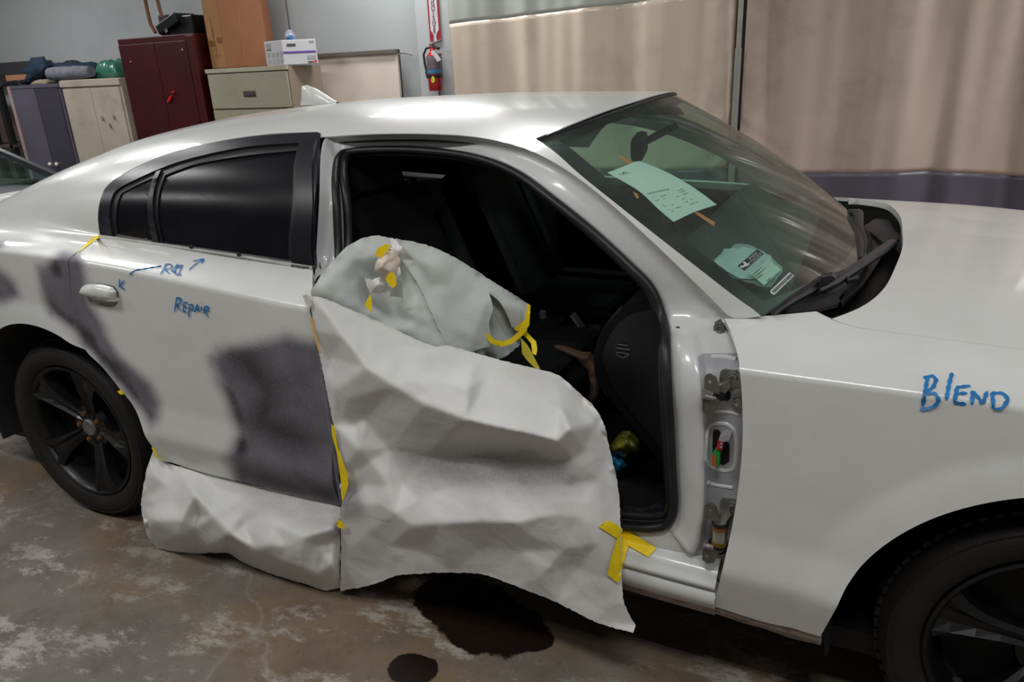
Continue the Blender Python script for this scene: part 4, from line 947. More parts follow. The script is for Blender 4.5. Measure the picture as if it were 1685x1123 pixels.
def sheet(name, outline, ctrl, mat, parent=None, step=6., cr=((48, .010), (22, .004)), seed=3, holes=(), stains=(), relax=2, jag=(), edges=()):
    """outline/ctrl: (px, py, depth Y) ; a depth given as 'f' rests on the floor"""
    def dep(p): return atZ(p[0], p[1], .006).y if p[2] == 'f' else p[2]
    OL = [(p[0], p[1]) for p in outline]; allp = [(p[0], p[1]) for p in list(outline)+list(ctrl)]; vals = [dep(p) for p in list(outline)+list(ctrl)]
    f = interpolator(allp, vals, edges); A = np.array(OL); lo, hi = A.min(0), A.max(0)
    crs = [crumple(lo[0], lo[1], hi[0], hi[1], c, a, seed+i) for i, (c, a) in enumerate(cr)]
    r = random.Random(seed); ol = smooth_line(OL, step, True, 30)
    ol = [np.array((p[0]+r.uniform(-.7, .7), p[1]+r.uniform(-.8, .8))) for p in ol]
    V, F = tri2d(ol, [smooth_line(h, 4) for h in holes], step); de = distpoly(V, ol)
    Y = np.array([f(*v) for v in V])+np.array([sum(c(*v) for c in crs) for v in V])*np.clip(de/25, .15, 1)
    nb = [[] for _ in V]
    for a, b, c in F: nb[a] += [b, c]; nb[b] += [a, c]; nb[c] += [a, b]
    for _ in range(relax): Y = np.array([.5*Y[i]+.5*np.mean(Y[nb[i]]) if nb[i] else Y[i] for i in range(len(V))])
    P = np.array([atY(v[0], v[1], y) for v, y in zip(V, Y)])
    P[:, 2] = np.maximum(P[:, 2], .003)
    st = np.zeros(len(V))
    for poly, sf, k in stains: st = np.maximum(st, k*softpoly(V, poly, sf))
    n = np.cross(P[F[:, 1]]-P[F[:, 0]], P[F[:, 2]]-P[F[:, 0]]); view = P[F[:, 0]]-np.array(CAMP); k = (n*view).sum(1) > 0; F = F.copy(); F[k] = F[k][:, ::-1]
    n = np.cross(P[F[:, 1]]-P[F[:, 0]], P[F[:, 2]]-P[F[:, 0]]); vn = np.zeros_like(P)
    for i in range(3): np.add.at(vn, F[:, i], n)
    vn /= np.linalg.norm(vn, axis=1, keepdims=True)+1e-12
    o = solid(name, P, F, -vn*.0008, mat, parent, attrs={'primer': st})
    return o
big_o = [(508, 487, -.958), (530, 490, -.95), (557, 501, -.935), (620, 528, -.915), (707, 568, -.885), (735, 569, -.875), (775, 579, -.865), (816, 591, -.855), (888, 608, -.83), (919, 618, -.83), (940, 635, -.845), (986, 682, -.885), (1004, 743, -.90), (1017, 804, -.925), (1021, 865, -.95), (1023, 953, -.965), (1028, 996, -.975), (1046, 1030, -.97), (1042, 1042, -.985), (982, 1025, -.985), (916, 992, -.975), (851, 966, -.965), (794, 946, -.955), (742, 943, -.955), (698, 944, -.955), (654, 948, -.955), (611, 963, -.945), (567, 972, -.93), (560, 973, -.93), (561, 920, -.945), (561, 874, -.955), (559, 845, -.958), (563, 825, -.96), (563, 770, -.962), (549, 700, -.962), (533, 620, -.962), (518, 545, -.962)]
big_c = [(540, 520, -.975), (565, 555, -.995), (602, 604, -1.015), (650, 637, -1.03), (698, 665, -1.04), (768, 691, -1.045), (851, 710, -1.045), (916, 726, -1.03), (936, 706, -1.03),
         (600, 530, -.93), (660, 570, -.93), (720, 600, -.93), (800, 620, -.92), (860, 645, -.93), (920, 670, -.94), (770, 640, -.99), (700, 620, -.99),
         (965, 740, -.96), (942, 755, -.975), (985, 790, -.95), (975, 700, -.93),
         (545, 590, -.95), (552, 640, -.975), (562, 690, -.955), (572, 655, -.985), (585, 700, -.945), (590, 740, -.985), (578, 780, -.95), (610, 760, -.965), (600, 690, -.955), (640, 740, -.945), (698, 752, -.945), (760, 752, -.94), (820, 745, -.94), (873, 735, -.95), (905, 760, -.955),
         (640, 800, -.985), (620, 830, -1.0), (600, 800, -.955), (665, 800, -.95), (690, 822, -.985), (740, 805, -.965), (650, 845, -1.01), (676, 866, -1.015), (724, 862, -1.02), (790, 858, -1.025), (851, 860, -1.02), (905, 848, -1.01), (950, 850, -1.0), (990, 868, -.985), (860, 800, -.96), (930, 800, -.975), (800, 790, -.965),
         (600, 880, -.975), (640, 900, -.965), (700, 905, -.965), (790, 903, -.97), (858, 905, -.975), (864, 880, -1.0), (852, 868, -1.01), (930, 905, -1.0), (940, 930, -.97), (985, 895, -.995), (990, 950, -.985), (1000, 990, -.985), (890, 950, -.99), (620, 935, -.95)]
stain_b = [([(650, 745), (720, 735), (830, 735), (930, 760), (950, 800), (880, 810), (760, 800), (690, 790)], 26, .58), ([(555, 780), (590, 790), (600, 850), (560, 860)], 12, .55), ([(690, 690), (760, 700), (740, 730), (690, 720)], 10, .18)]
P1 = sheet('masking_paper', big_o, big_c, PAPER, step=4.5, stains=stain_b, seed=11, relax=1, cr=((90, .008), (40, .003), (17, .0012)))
tag(P1, 'large crumpled white masking paper sheet hanging over the front door opening down to the sill', 'paper')
up_l = [(512, 478, -.958), (530, 452, -.92), (548, 429, -.89), (570, 407, -.86), (594, 393, -.83), (619, 388, -.81), (638, 391, -.80), (655, 400, -.80), (672, 425, -.80), (690, 470, -.82), (715, 525, -.845), (742, 582, -.865), (705, 580, -.88), (620, 545, -.905), (557, 515, -.93), (512, 500, -.95)]
up_c = [(545, 460, -.93), (580, 430, -.88), (560, 490, -.935), (600, 450, -.86), (610, 480, -.85), (640, 470, -.80), (650, 520, -.86), (600, 510, -.91), (680, 540, -.885), (630, 420, -.84), (590, 470, -.90)]
P2 = sheet('masking_paper', up_l, up_c, PAPERG, step=5, seed=21, cr=((34, .008), (15, .003)), stains=[([(560, 420), (620, 410), (640, 500), (590, 520)], 16, .15)])
tag(P2, 'rounded grey white masking paper bulging at the foot of the door pillar', 'paper')
up_r = [(638, 391, -.79), (680, 398, -.78), (710, 406, -.775), (735, 417, -.77), (757, 429, -.76), (810, 463, -.74), (872, 502, -.70), (871, 525, -.71), (866, 540, -.715), (842, 540, -.74), (819, 566, -.78), (800, 572, -.81), (775, 580, -.84), (760, 590, -.86), (742, 585, -.87), (715, 527, -.86), (690, 472, -.84), (663, 430, -.815), (652, 408, -.80)]
up_rc = [(690, 430, -.80), (720, 440, -.81), (700, 470, -.82), (740, 470, -.80), (780, 470, -.775), (760, 520, -.82), (840, 505, -.745), (780, 550, -.83), (745, 545, -.85), (800, 500, -.80)]
P3 = sheet('masking_paper', up_r, up_rc, PAPERG, step=5, seed=33, cr=((40, .005), (16, .0025)), holes=[[(805, 483), (822, 497), (834, 518), (842, 539), (830, 556), (819, 562), (808, 554), (805, 530), (811, 507)]])
tag(P3, 'smooth overlapping masking paper flap with a leaf-shaped tear reaching into the cabin', 'paper')
P4 = sheet('masking_paper', [(775, 580, -.80), (798, 560, -.76), (797, 478, -.745), (820, 480, -.735), (838, 510, -.72), (858, 548, -.68), (856, 568, -.69), (830, 588, -.72), (816, 592, -.74)], [(820, 560, -.74), (830, 530, -.72)], PAPERG, step=5, seed=5, cr=((30, .006),))
tag(P4, 'torn curled strip of masking paper behind the flap with the leaf-shaped tear', 'paper')
crown = sheet('masking_paper', [(600, 457, -.90), (612, 461, -.925), (625, 455, -.93), (638, 470, -.93), (645, 475, -.92), (643, 480, -.925), (625, 483, -.92), (610, 482, -.915), (604, 472, -.91)], [(622, 470, -.95)], PAPER, step=2.5, seed=9, relax=0, cr=((12, .012),))
tag(crown, 'small white folded paper cup stuck to the rounded paper below the tape knot', 'paper')
knot = sheet('masking_paper', [(616, 445, -.955), (620, 430, -.955), (636, 412, -.94), (648, 408, -.92), (655, 420, -.91), (660, 430, -.91), (654, 450, -.93), (650, 462, -.94), (640, 462, -.95), (628, 452, -.955)], [(634, 432, -.975), (645, 425, -.95), (640, 445, -.965), (650, 435, -.94), (628, 440, -.975)], M('waxy_paper', 'd8cbb8', .5, 0, .1, 20), step=2.5, seed=19, relax=0, cr=((13, .016), (7, .005)))
tag(knot, 'cream crumpled knot of paper wrapped in yellow tape at the top of the paper', 'paper')
pt = sheet('masking_paper', [(655, 432, -.83), (660, 450, -.84), (664, 492, -.87), (652, 488, -.88), (640, 488, -.88), (644, 475, -.89), (652, 462, -.90)], [], PAPERG, step=4, seed=2, cr=((14, .004),)); tag(pt, 'small pointed grey paper scrap hanging beside the tape knot', 'paper')
roll_ = sheet('masking_paper', [(640, 395, -.80), (646, 392, -.81), (655, 400, -.85), (668, 415, -.86), (682, 428, -.82), (672, 428, -.83), (660, 428, -.86), (648, 412, -.86)], [(656, 412, -.885)], PAPER, step=3, seed=4, cr=((14, .003),)); tag(roll_, 'white curled paper fold above the tape knot', 'paper')
# sill skirt paper lying on the floor
sk_o = [(252, 740, -.93), (262, 752, -.925), (275, 762, -.915), (325, 775, -.91), (424, 800, -.91), (561, 826, -.91), (562, 850, -.925), (560, 875, -.94), (560, 920, -.93), (560, 967, -.915), (533, 972, 'f'), (499, 961, 'f'), (449, 946, 'f'), (404, 928, 'f'), (374, 911, 'f'), (325, 911, 'f'), (295, 909, 'f'), (257, 902, 'f'), (242, 882, -.99), (233, 840, -.99), (233, 822, -.985), (240, 780, -.965)]
sk_c = [(250, 780, -.97), (275, 800, -.965), (285, 820, -.98), (260, 830, -1.0), (250, 856, -1.035), (300, 858, -1.03), (325, 850, -.97), (318, 870, -1.0), (300, 885, -1.02), (340, 900, -.985), (365, 905, -.965), (320, 815, -.99), (350, 850, -1.01), (380, 880, -1.02), (420, 905, -1.02), (470, 900, -1.01), (300, 780, -.935), (350, 800, -.925), (400, 820, -.93), (400, 845, -.955), (440, 840, -.945), (450, 862, -.985), (440, 898, -1.03), (500, 885, -1.01), (545, 872, -.99), (500, 850, -.945), (540, 850, -.94), (490, 820, -.915), (430, 812, -.915), (520, 900, -.97), (500, 935, -1.0), (550, 890, -.94), (548, 930, -.985), (520, 945, -.98), (460, 925, -1.0), (400, 865, -.965)]
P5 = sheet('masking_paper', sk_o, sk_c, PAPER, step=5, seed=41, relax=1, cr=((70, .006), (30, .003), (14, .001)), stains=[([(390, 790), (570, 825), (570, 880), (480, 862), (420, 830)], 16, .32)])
tag(P5, 'white masking paper skirt tucked under the rear door and lying on the concrete', 'paper')
# ------------------------------------------------------------------ tape
def ptape(pts, label, dmesh=None, dy=-.004, Y=None, mat=None, th=.0006, step=3, name='masking_tape'):
    V, F = tri2d(smooth_line(pts, step, True, 25), [], step*1.5); P = []
    for x, y in V:
        if Y is not None: P.append(atY(x, y, Y(x, y) if callable(Y) else Y)); continue
        d = ray(x, y).normalized(); best = None
        for b in dmesh:
            h = b.ray_cast(CAMP, d)
            if h[0] is not None and (best is None or h[3] < best[1]): best = (h[0], h[3])
        P.append(best[0]-d*(-dy) if best else atY(x, y, -.95))
    P = np.array(P); n = np.cross(P[F[:, 1]]-P[F[:, 0]], P[F[:, 2]]-P[F[:, 0]]); F = F.copy(); k = (n*(P[F[:, 0]]-np.array(CAMP))).sum(1) > 0; F[k] = F[k][:, ::-1]
    vd = P-np.array(CAMP); vd /= np.linalg.norm(vd, axis=1, keepdims=True)
    o = solid(name, P, F, vd*th, mat or TAPE, None); tag(o, label, 'tape'); return o
def bv(o): return BVHTree.FromPolygons([tuple(v.co) for v in o.data.vertices], [tuple(p.vertices) for p in o.data.polygons])
bP = [bv(P1), frame_bvh, bv(bpy.data.objects['sill_panel'])]
ptape([(985, 867), (1000, 857), (1022, 868), (1080, 902), (1067, 917), (1040, 902), (1020, 890)], 'diagonal yellow masking tape strip joining the paper to the car sill', bP, -.006)
ptape([(1018, 880), (1034, 900), (1030, 912), (1022, 948), (1017, 960), (999, 946), (1007, 915), (1014, 893)], 'short yellow masking tape strip running down the paper edge below the diagonal one', bP, -.010)
ptape([(545, 698), (550, 702), (556, 735), (566, 765), (573, 782), (572, 795), (562, 800), (559, 780), (554, 745), (547, 720)], 'narrow yellow tape strip along the front edge of the rear door', Y=-.972)
ptape([(562, 798), (571, 790), (574, 795), (568, 815), (563, 826), (561, 810)], 'small yellow tape tip at the bottom corner of the rear door', Y=-.975)
ptape([(510, 525), (513, 522), (520, 550), (528, 580), (524, 578), (516, 552)], 'faded orange yellow tape strip at the top of the rear door edge', Y=-.966, mat=M('faded_tape', 'd9b26a', .6))
ptape([(555, 856), (562, 858), (568, 868), (566, 871), (560, 870), (553, 865)], 'small yellow tape scrap where the two paper sheets meet', Y=-.975)
def kn(x, y): return -.975+.0003*(x-640)
ptape([(617, 418), (622, 408), (634, 402), (642, 403), (638, 412), (628, 424), (622, 424)], 'yellow tape tab on top of the crumpled paper knot', Y=-.955)
ptape([(634, 460), (640, 449), (648, 448), (651, 458), (653, 468), (647, 475), (640, 468)], 'yellow tape tab hanging at the bottom of the crumpled paper knot', Y=-.965)
ptape([(610, 484), (612, 500), (611, 515), (604, 507), (600, 502), (606, 490)], 'hanging yellow tape end left of the folded paper cup', Y=-.945)
ptape([(868, 500), (873, 503), (871, 535), (866, 543), (850, 545), (845, 541), (858, 532), (864, 525)], 'yellow tape binding the right corner of the paper flap', Y=lambda x, y: -.735)
ptape([(798, 547), (803, 550), (815, 560), (828, 562), (842, 556), (858, 541), (868, 543), (856, 556), (842, 566), (825, 571), (808, 566), (800, 557)], 'twisted yellow tape loop across the bottom of the leaf-shaped tear', Y=lambda x, y: -.80-.02*math.sin((x-798)*.05))
ptape([(864, 542), (872, 552), (882, 562), (884, 575), (882, 585), (876, 582), (874, 566), (866, 556), (860, 552)], 'curling yellow tape tail dangling from the paper corner, upper one', Y=lambda x, y: -.70-.001*(y-540))
ptape([(857, 556), (866, 566), (872, 575), (880, 590), (889, 608), (880, 606), (868, 594), (859, 582), (858, 568)], 'curling yellow tape tail dangling from the paper corner, lower one', Y=lambda x, y: -.73-.0006*(y-560), mat=M('pale_yellow_tape', 'd9c73c', .55))
ptape([(193, 645), (199, 641), (204, 649), (198, 650)], 'tiny yellow tape corner on the rear wheel arch edge', Y=-.955)
ptape([(249, 737), (252, 736), (262, 752), (270, 758), (264, 757), (256, 750)], 'thin yellow tape line at the top of the paper skirt', Y=-.955)
ptape([(151, 391), (165, 386), (163, 391), (130, 415), (126, 417), (140, 403)], 'thin yellow tape line at the rear corner of the side window', [bv(shell), bv(door)], -.004)
ptape([(498, 487), (505, 484), (513, 500), (508, 512), (503, 500)], 'pale cream paper tape end at the top of the rear door edge', Y=-.968, mat=PAPER, name='paper_tape')
# ------------------------------------------------------------------ things in and on the car
PAPM = M('mint_printed_paper', 'cfe6da', .6, 0, .02)
V, F = tri2d(smooth_line([(1002, 281), (1048, 263), (1060, 264), (1105, 283), (1150, 310), (1182, 334), (1145, 346), (1111, 362), (1085, 340), (1052, 310)], 4, True, 25), [], 8)
P = np.array([onws(x, y, -.006) for x, y in V]); N = np.tile(np.array((.58, 0, .81)), (len(P), 1)); pap = solid('printed_sheet', P, orient(P, F, N), -N*.0005, M('mint_sheet', 'f2f4f0', .7, 0, .02), None)
tag(pap, 'mint coloured printed work order sheet on the upper windshield', 'paper')
ink = M('faint_ink', '4a5f5a', .6)
def wl(segs, w): 
    mb = MB()
    for (x0, y0, x1, y1) in segs: ribbon('', [onws(x0, y0, -.0045), onws((x0+x1)/2, (y0+y1)/2, -.0045), onws(x1, y1, -.0045)], w, None, None, Vector((.58, 0, .81)), .0003, False, mb)
    return mb.build('print_lines', ink, pap)
o = (980, 240); S = 220/1685
TT = lambda a, n, h: textrow(*[v for p in q([a[:2], a[2:]]) for v in p], n, h)
wl(TT((670, 580, 950, 520), 18, 1.3), .0016); wl([v for a in [(310, 330, 330, 345), (345, 345, 385, 305), (350, 310, 385, 340), (390, 330, 425, 315)] for v in [tuple(c for p in q([a[:2], a[2:]]) for c in p)]], .002)
sg = []
for (a, b, c, d) in [(830, 620, 915, 595), (870, 655, 885, 650), (770, 670, 815, 660), (740, 632, 755, 628), (850, 720, 900, 750), (925, 790, 945, 782), (975, 810, 1005, 795), (1015, 770, 1100, 742), (1050, 550, 1120, 520), (1080, 570, 1150, 540), (1110, 600, 1185, 570), (1030, 625, 1070, 612), (1100, 660, 1140, 645), (1150, 690, 1180, 680), (1210, 660, 1240, 650), (1200, 725, 1260, 700), (1270, 695, 1300, 688), (975, 730, 1000, 722), (890, 745, 905, 740)]:
    sg.append(tuple(v for p in q([(a, b), (c, d)]) for v in p))
wl(sg, .0012)
OT = M('orange_tape', 'ff9050', .6)
for pts, lb in [([(1022, 252), (1027, 250), (1046, 263), (1040, 266)], 'orange tape strip above the printed sheet on the windshield'), ([(1147, 344), (1152, 342), (1182, 360), (1180, 366)], 'orange tape strip below the printed sheet on the windshield'), ([(1046, 309), (1054, 313), (1056, 320), (1052, 320)], 'orange tape scrap at the left edge of the printed sheet'), ([(1132, 299), (1137, 296), (1145, 302), (1142, 304)], 'orange tape scrap at the right edge of the printed sheet')]:
    V, F = tri2d(pts, [], 8); P = np.array([onws(x, y, -.012) for x, y in V]); tp = solid('orange_tape', P, orient(P, F, np.tile(np.array((.58, 0, .81)), (len(P), 1))), -np.tile(np.array((.58, 0, .81)), (len(P), 1))*.0004, OT, None); tag(tp, lb, 'tape')
o = (1140, 320); S = 360/1685
def lay(name, pts, mat, label, z=1.035, cat='paper', slope=0., parent=None, nz=.004):
    V, F = tri2d(smooth_line(pts, 4, True, 25), [], 6); P = []
    for x, y in V: p = atZ(x, y, z+slope*(x-pts[0][0])); p.z += nz*noise.noise(Vector((x*.08, y*.08, 1))); P.append(p)
    P = np.array(P); N = np.tile(np.array((0, 0, 1.)), (len(P), 1)); ob = solid(name, P, orient(P, F, N), -N*.0006, mat, parent)
    if label: tag(ob, label, cat)
    return ob
PLB = M('clear_plastic_sleeve', 'b4cccc', .25, 0, .12, 20)
slv = lay('plastic_sleeve', q([(60, 450), (290, 385), (430, 385), (560, 450), (690, 560), (690, 600), (600, 720), (340, 650), (180, 560)]), PLB, 'teal tinted plastic document sleeve lying on the dashboard under the windshield', 1.040, 'bag')
docs = lay('printed_card', q([(440, 612), (580, 500), (680, 578), (550, 700)]), M('pale_card', 'dfeee4', .6), 'pale printed card lying on the plastic sleeve on the dashboard', 1.052, 'paper', nz=0)
docs2 = lay('white_paper', q([(100, 450), (400, 400), (600, 470), (640, 580), (540, 650), (360, 645), (200, 550)]), M('tealwhite_paper', 'cfe0e2', .6, 0, .1, 15), 'large white paper inside the plastic sleeve on the dashboard', 1.046, 'paper')
mb = MB()
for a in [(455, 625, 530, 560), (470, 640, 560, 565), (490, 650, 540, 610), (570, 670, 600, 640), (580, 680, 620, 655), (600, 690, 640, 640)]:
    p = q([a[:2], a[2:]]); A, B = atZ(*p[0], 1.0535), atZ(*p[1], 1.0535); ribbon('', [A, (A+B)/2, B], .0022, None, None, Vector((0, 0, 1)), .0003, False, mb)
mb.build('print_lines', ink, docs)
# bag, glove, tan sheet
def blob(name, pts, Y, hgt, mat, label, cat, seed, step=3, amp=.014):
    ol = smooth_line(pts, step, True, 20); V, F = tri2d(ol, [], step); d = distpoly(V, ol); k = np.sqrt(np.clip(d/d.max(), 0, 1)); c = crumple(V[:, 0].min(), V[:, 1].min(), V[:, 0].max(), V[:, 1].max(), 9, amp, seed)
    P = np.array([atY(v[0], v[1], Y-hgt*kk+c(*v)*min(1, kk*2)) for v, kk in zip(V, k)]); n = np.cross(P[F[:, 1]]-P[F[:, 0]], P[F[:, 2]]-P[F[:, 0]]); F = F.copy(); m_ = (n*(P[F[:, 0]]-np.array(CAMP))).sum(1) > 0; F[m_] = F[m_][:, ::-1]
    ob = solid(name, P, F, np.tile(np.array((0, .02, 0)), (len(P), 1)), mat, None); tag(ob, label, cat); return ob
blob('plastic_bag', [(1003, 735), (1012, 722), (1022, 712), (1036, 714), (1052, 728), (1061, 742), (1050, 748), (1036, 748), (1030, 758), (1020, 752), (1006, 745)], -.55, .06, M('yellow_film', '8a8a34', .25, 0, .4, 30, coat=.6), 'crumpled yellow transparent plastic bag in the front footwell', 'bag', 8)
blob('blue_glove', [(1006, 750), (1020, 752), (1030, 757), (1034, 768), (1024, 776), (1018, 787), (1010, 778), (1004, 762)], -.54, .04, M('blue_nitrile', '1f6f96', .45, 0, .25, 40), 'crumpled blue rubber glove below the yellow bag in the footwell', 'glove', 9)
blob('tan_cover', [(912, 571), (930, 574), (952, 582), (968, 583), (980, 597), (986, 620), (984, 650), (976, 672), (962, 665), (972, 640), (968, 612), (950, 592), (930, 582)], -.38, .02, M('tan_kraft_paper', '54402c', .8, 0, .2, 30), 'tan kraft paper cover curling around the front seat cushion', 'paper', 12, amp=.004)
pcs = MB().box(atZ(950, 528, .69)-Vector((.03, .02, .004)), atZ(950, 528, .69)+Vector((.03, .02, .004)), .002, Matrix.Rotation(.9, 3, 'Y')).build('trim_piece', M('loose_silver_trim', '8c8a88', .4, .4)); tag(pcs, 'small loose silvery trim piece on the center console', 'part')
#BACKGROUND
def cabinet(name, label, px0, px1, Yf, dep, ztop, mat, cat='cabinet', doors=2, skew=0., lid=.03):
    a = atY(px0[0], px0[1], Yf); b = atY(px1[0], px1[1], Yf); x0, x1 = a.x, b.x
    t = thing(name, label, cat, ((x0+x1)/2, Yf+dep/2, 0)); MB().box((x0, Yf, .02), (x1, Yf+dep, ztop), .006).build('body', mat, t)
    return t, x0, x1
BW_ = 3.55
# red cabinet
RED = M('dark_red_enamel', '40090e', .42, 0, .2, 5, dirt=('2c0a0e', 6, .4)); t, x0, x1 = cabinet('storage_cabinet', 'tall dark red metal storage cabinet between white cabinet and filing cabinet', (193, 66), (318, 53), 2.9, .5, 1.955, RED)
xm = (x0+x1)/2
for a, b in ((x0+.02, xm-.003), (xm+.003, x1-.10)):
    d = MB().box((a, 2.88, .08), (b, 2.9, 1.90), .004).build('door', RED, t)
MB().box((x1-.095, 2.885, .04), (x1, 2.9, 1.94), .004).build('side_strip', M('red_enamel_bright', '430d11', .4, 0, .15, 5), t)
plate('red_handle', [(274, 168), (278, 160), (282, 156), (281, 161), (277, 168)], 2.86, .012, M('bright_red_plastic', 'd01822', .4), t); plate('red_handle_dot', [(281, 152), (284, 150), (286, 152), (283, 154)], 2.86, .012, M('bright_red_plastic', 'd01822', .4), t)
for px, py in [(278, 222), (300, 82), (215, 102)]: c = atY(px, py, 2.875); MB().lathe([(0, .008), (.008, .006), (.01, 0)], c, (0, -1, 0), 10).build('screw', STEEL, t)
# white cabinet
WC = M('off_white_enamel', 'b5aa9b', .5, 0, .06, 4, dirt=('7d786a', 5, .35)); t, x0, x1 = cabinet('storage_cabinet', 'off-white metal storage cabinet with two worn doors and a grey blanket roll on top', (99, 134), (196, 124), 2.9, .5, 1.615, WC)
xm = (x0+x1)/2
for a, b in ((x0+.03, xm-.003), (xm+.003, x1-.03)): MB().box((a, 2.885, .1), (b, 2.9, 1.53), .004).build('door', WC, t)
MB().box((x0+.0, 2.88, 1.55), (x1, 2.9, 1.61), .004).build('top_rail', WC, t)
for px, py in [(167, 192), (186, 190), (180, 204)]: c = atY(px, py, 2.875); MB().tube([c, c+Vector((.02, -.01, -.035))], .008, 8).build('handle', M('dull_grey_metal', '6f6b62', .5, .4), t)
# purple cabinet
PC = M('purple_grey_enamel', '5b5666', .33, 0, .08, 3, dirt=('3d3946', 4, .3), coat=.3); t, x0, x1 = cabinet('storage_cabinet', 'purple grey two-door cabinet with pale knobs at the left edge', (14, 141), (95, 134), 2.88, .5, 1.59, PC)
xm = atY(56, 137, 2.88).x
MB().box((x0, 2.865, .06), (xm-.004, 2.88, 1.55), .004).build('door', PC, t); MB().box((xm+.004, 2.865, .06), (x1-.02, 2.88, 1.55), .004).build('door', M('purple_grey_dark', '3f3b49', .35, 0, .08, 3, coat=.3), t)
MB().box((x0-.012, 2.86, .04), (x0+.035, 2.9, 1.58), .004).build('pink_edge', M('pink_beige_edge', 'a78e88', .5), t); MB().box((x0, 2.862, 1.555), (x1, 2.89, 1.59), .003).build('top_rail', PC, t)
for px, py in [(84, 270), (95, 270)]: MB().lathe([(0, .03), (.016, .026), (.02, .014), (.012, 0)], atY(px, py, 2.865), (0, -1, 0), 16).build('knob', M('pearl_knob', 'e8e6e0', .25), t)
# filing cabinet
FC = M('olive_cream_enamel', '9b9783', .45, 0, .05, 4, dirt=('78745c', 6, .25)); FCs = M('tan_side_enamel', '8b7e6e', .5, 0, .05, 4)
t, x0, x1 = cabinet('filing_cabinet', 'olive cream lateral filing cabinet with brass card handles under the cardboard box', (341, 120), (474, 108), 2.9, .43, 1.64, FCs)
for k in range(5):
    z1 = 1.60-.31*k
    d = MB().box((x0+.015, 2.88, z1-.295), (x1-.012, 2.9, z1), .004).build('drawer', FC, t)
    cx = (atY(412, 160, 2.88)).x; MB().box((cx-.07, 2.872, z1-.20), (cx+.07, 2.882, z1-.15), .004).build('handle', M('brass_handle', '6d6658', .35, .7, .4, 60), d); MB().box((cx-.035, 2.868, z1-.19), (cx+.045, 2.874, z1-.165), .002).build('card', M('blue_brown_card', '4a4456', .5, 0, .5, 30), d)
MB().box((x0, 2.875, 1.61), (x1, 2.9, 1.645), .003).build('top_rail', M('pale_olive_lip', 'a8a590', .4), t)
# cardboard box
CB = M('cardboard', '9a7048', .8, 0, .1, 4, .1, 40); CBd = M('cardboard_side', '87583a', .8, 0, .14, 2, .1, 40)
a = atY(340, 112, 2.95); b = atY(376, 112, 2.95); t = thing('cardboard_box', 'tall brown cardboard box standing on the filing cabinet', 'box', (a.x+.25, 3.15, 1.645))
x0b, xs, x1b = atY(338, 112, 2.92).x, atY(376, 110, 2.92).x, atY(444, 105, 3.24).x
ztop = 2.35
mb = MB().add([(x0b, 3.0, 1.646), (xs, 2.9, 1.646), (x1b, 3.24, 1.646), (x1b-.1, 3.45, 1.646), (x0b, 3.4, 1.646)]+[(x0b-.0, 3.0, ztop), (xs, 2.9, ztop), (x1b, 3.24, ztop), (x1b-.1, 3.45, ztop), (x0b, 3.4, ztop)], [(0, 1, 6, 5), (1, 2, 7, 6), (2, 3, 8, 7), (3, 4, 9, 8), (4, 0, 5, 9), (0, 4, 3, 2, 1), (5, 6, 7, 8, 9)])
ob = mb.build('box_walls', [CB, CBd], t); ob.data.polygons[1].material_index = 1; ob.data.polygons[2].material_index = 1; bvm = ob.modifiers.new('b', 'BEVEL'); bvm.width = .012; bvm.segments = 3
TP = M('brown_packing_tape', '82592a', .3, 0, .1, 9)
def onf(u, z, f=0, d=.004):
    A, B = (Vector((x0b, 3.0, z)), Vector((xs, 2.9, z))) if f == 0 else (Vector((xs, 2.9, z)), Vector((x1b, 3.24, z))); n = Vector((B.y-A.y, -(B.x-A.x), 0)).normalized(); return A.lerp(B, u)+n*d
for (u0, u1, z0, z1) in [(.12, .46, 1.84, 1.885), (.66, .96, 1.86, 1.905)]: mesh('packing_tape', [onf(u0, z0), onf(u1, z0), onf(u1, z1), onf(u0, z1)], [(0, 1, 2, 3)], TP, t)
mesh('box_flap_edge', [onf(.42, 1.66, 1), onf(.435, 1.66, 1), onf(.435, 2.3, 1), onf(.42, 2.3, 1)], [(0, 1, 2, 3)], CB, t)
for (u0, u1, z0, z1) in [(.46, .50, 1.72, 2.0), (.25, .5, 1.755, 1.762), (.62, .66, 1.74, 1.765), (.4, .44, 1.9, 2.08)]: mesh('scuff', [onf(u0, z0, d=.003), onf(u1, z0, d=.003), onf(u1, z1, d=.003), onf(u0, z1, d=.003)], [(0, 1, 2, 3)], M('scuffed_card', '83634a', .8, 0, .2, 20), t)
# white printed box
a0, a1, a2 = atY(435, 104, 2.95).x, atY(468, 104, 2.90).x, atY(520, 103, 3.05).x
WBX = M('white_carton', 'c3c3c6', .5, 0, .03); t = thing('carton', 'white printed carton with a purple stripe on the filing cabinet', 'box', (a1, 3.0, 1.646)); zt_ = 1.645+.20
ob = MB().add([(a0, 2.98, 1.646), (a1, 2.90, 1.646), (a2, 3.08, 1.646), (a2-.14, 3.2, 1.646)]+[(a0, 2.98, zt_), (a1, 2.90, zt_), (a2, 3.08, zt_), (a2-.14, 3.2, zt_)], [(0, 1, 5, 4), (1, 2, 6, 5), (2, 3, 7, 6), (3, 0, 4, 7), (0, 3, 2, 1), (4, 5, 6, 7)]).build('carton_body', WBX, t); mdd = ob.modifiers.new('b', 'BEVEL'); mdd.width = .004
def onc(u, v, f, d=.003):
    A, B = (Vector((a0, 2.98, 0)), Vector((a1, 2.90, 0))) if f == 0 else (Vector((a1, 2.90, 0)), Vector((a2, 3.08, 0))); n = Vector((B.y-A.y, -(B.x-A.x), 0)).normalized(); p = A.lerp(B, u)+n*d; p.z = 1.646+.20*v; return p
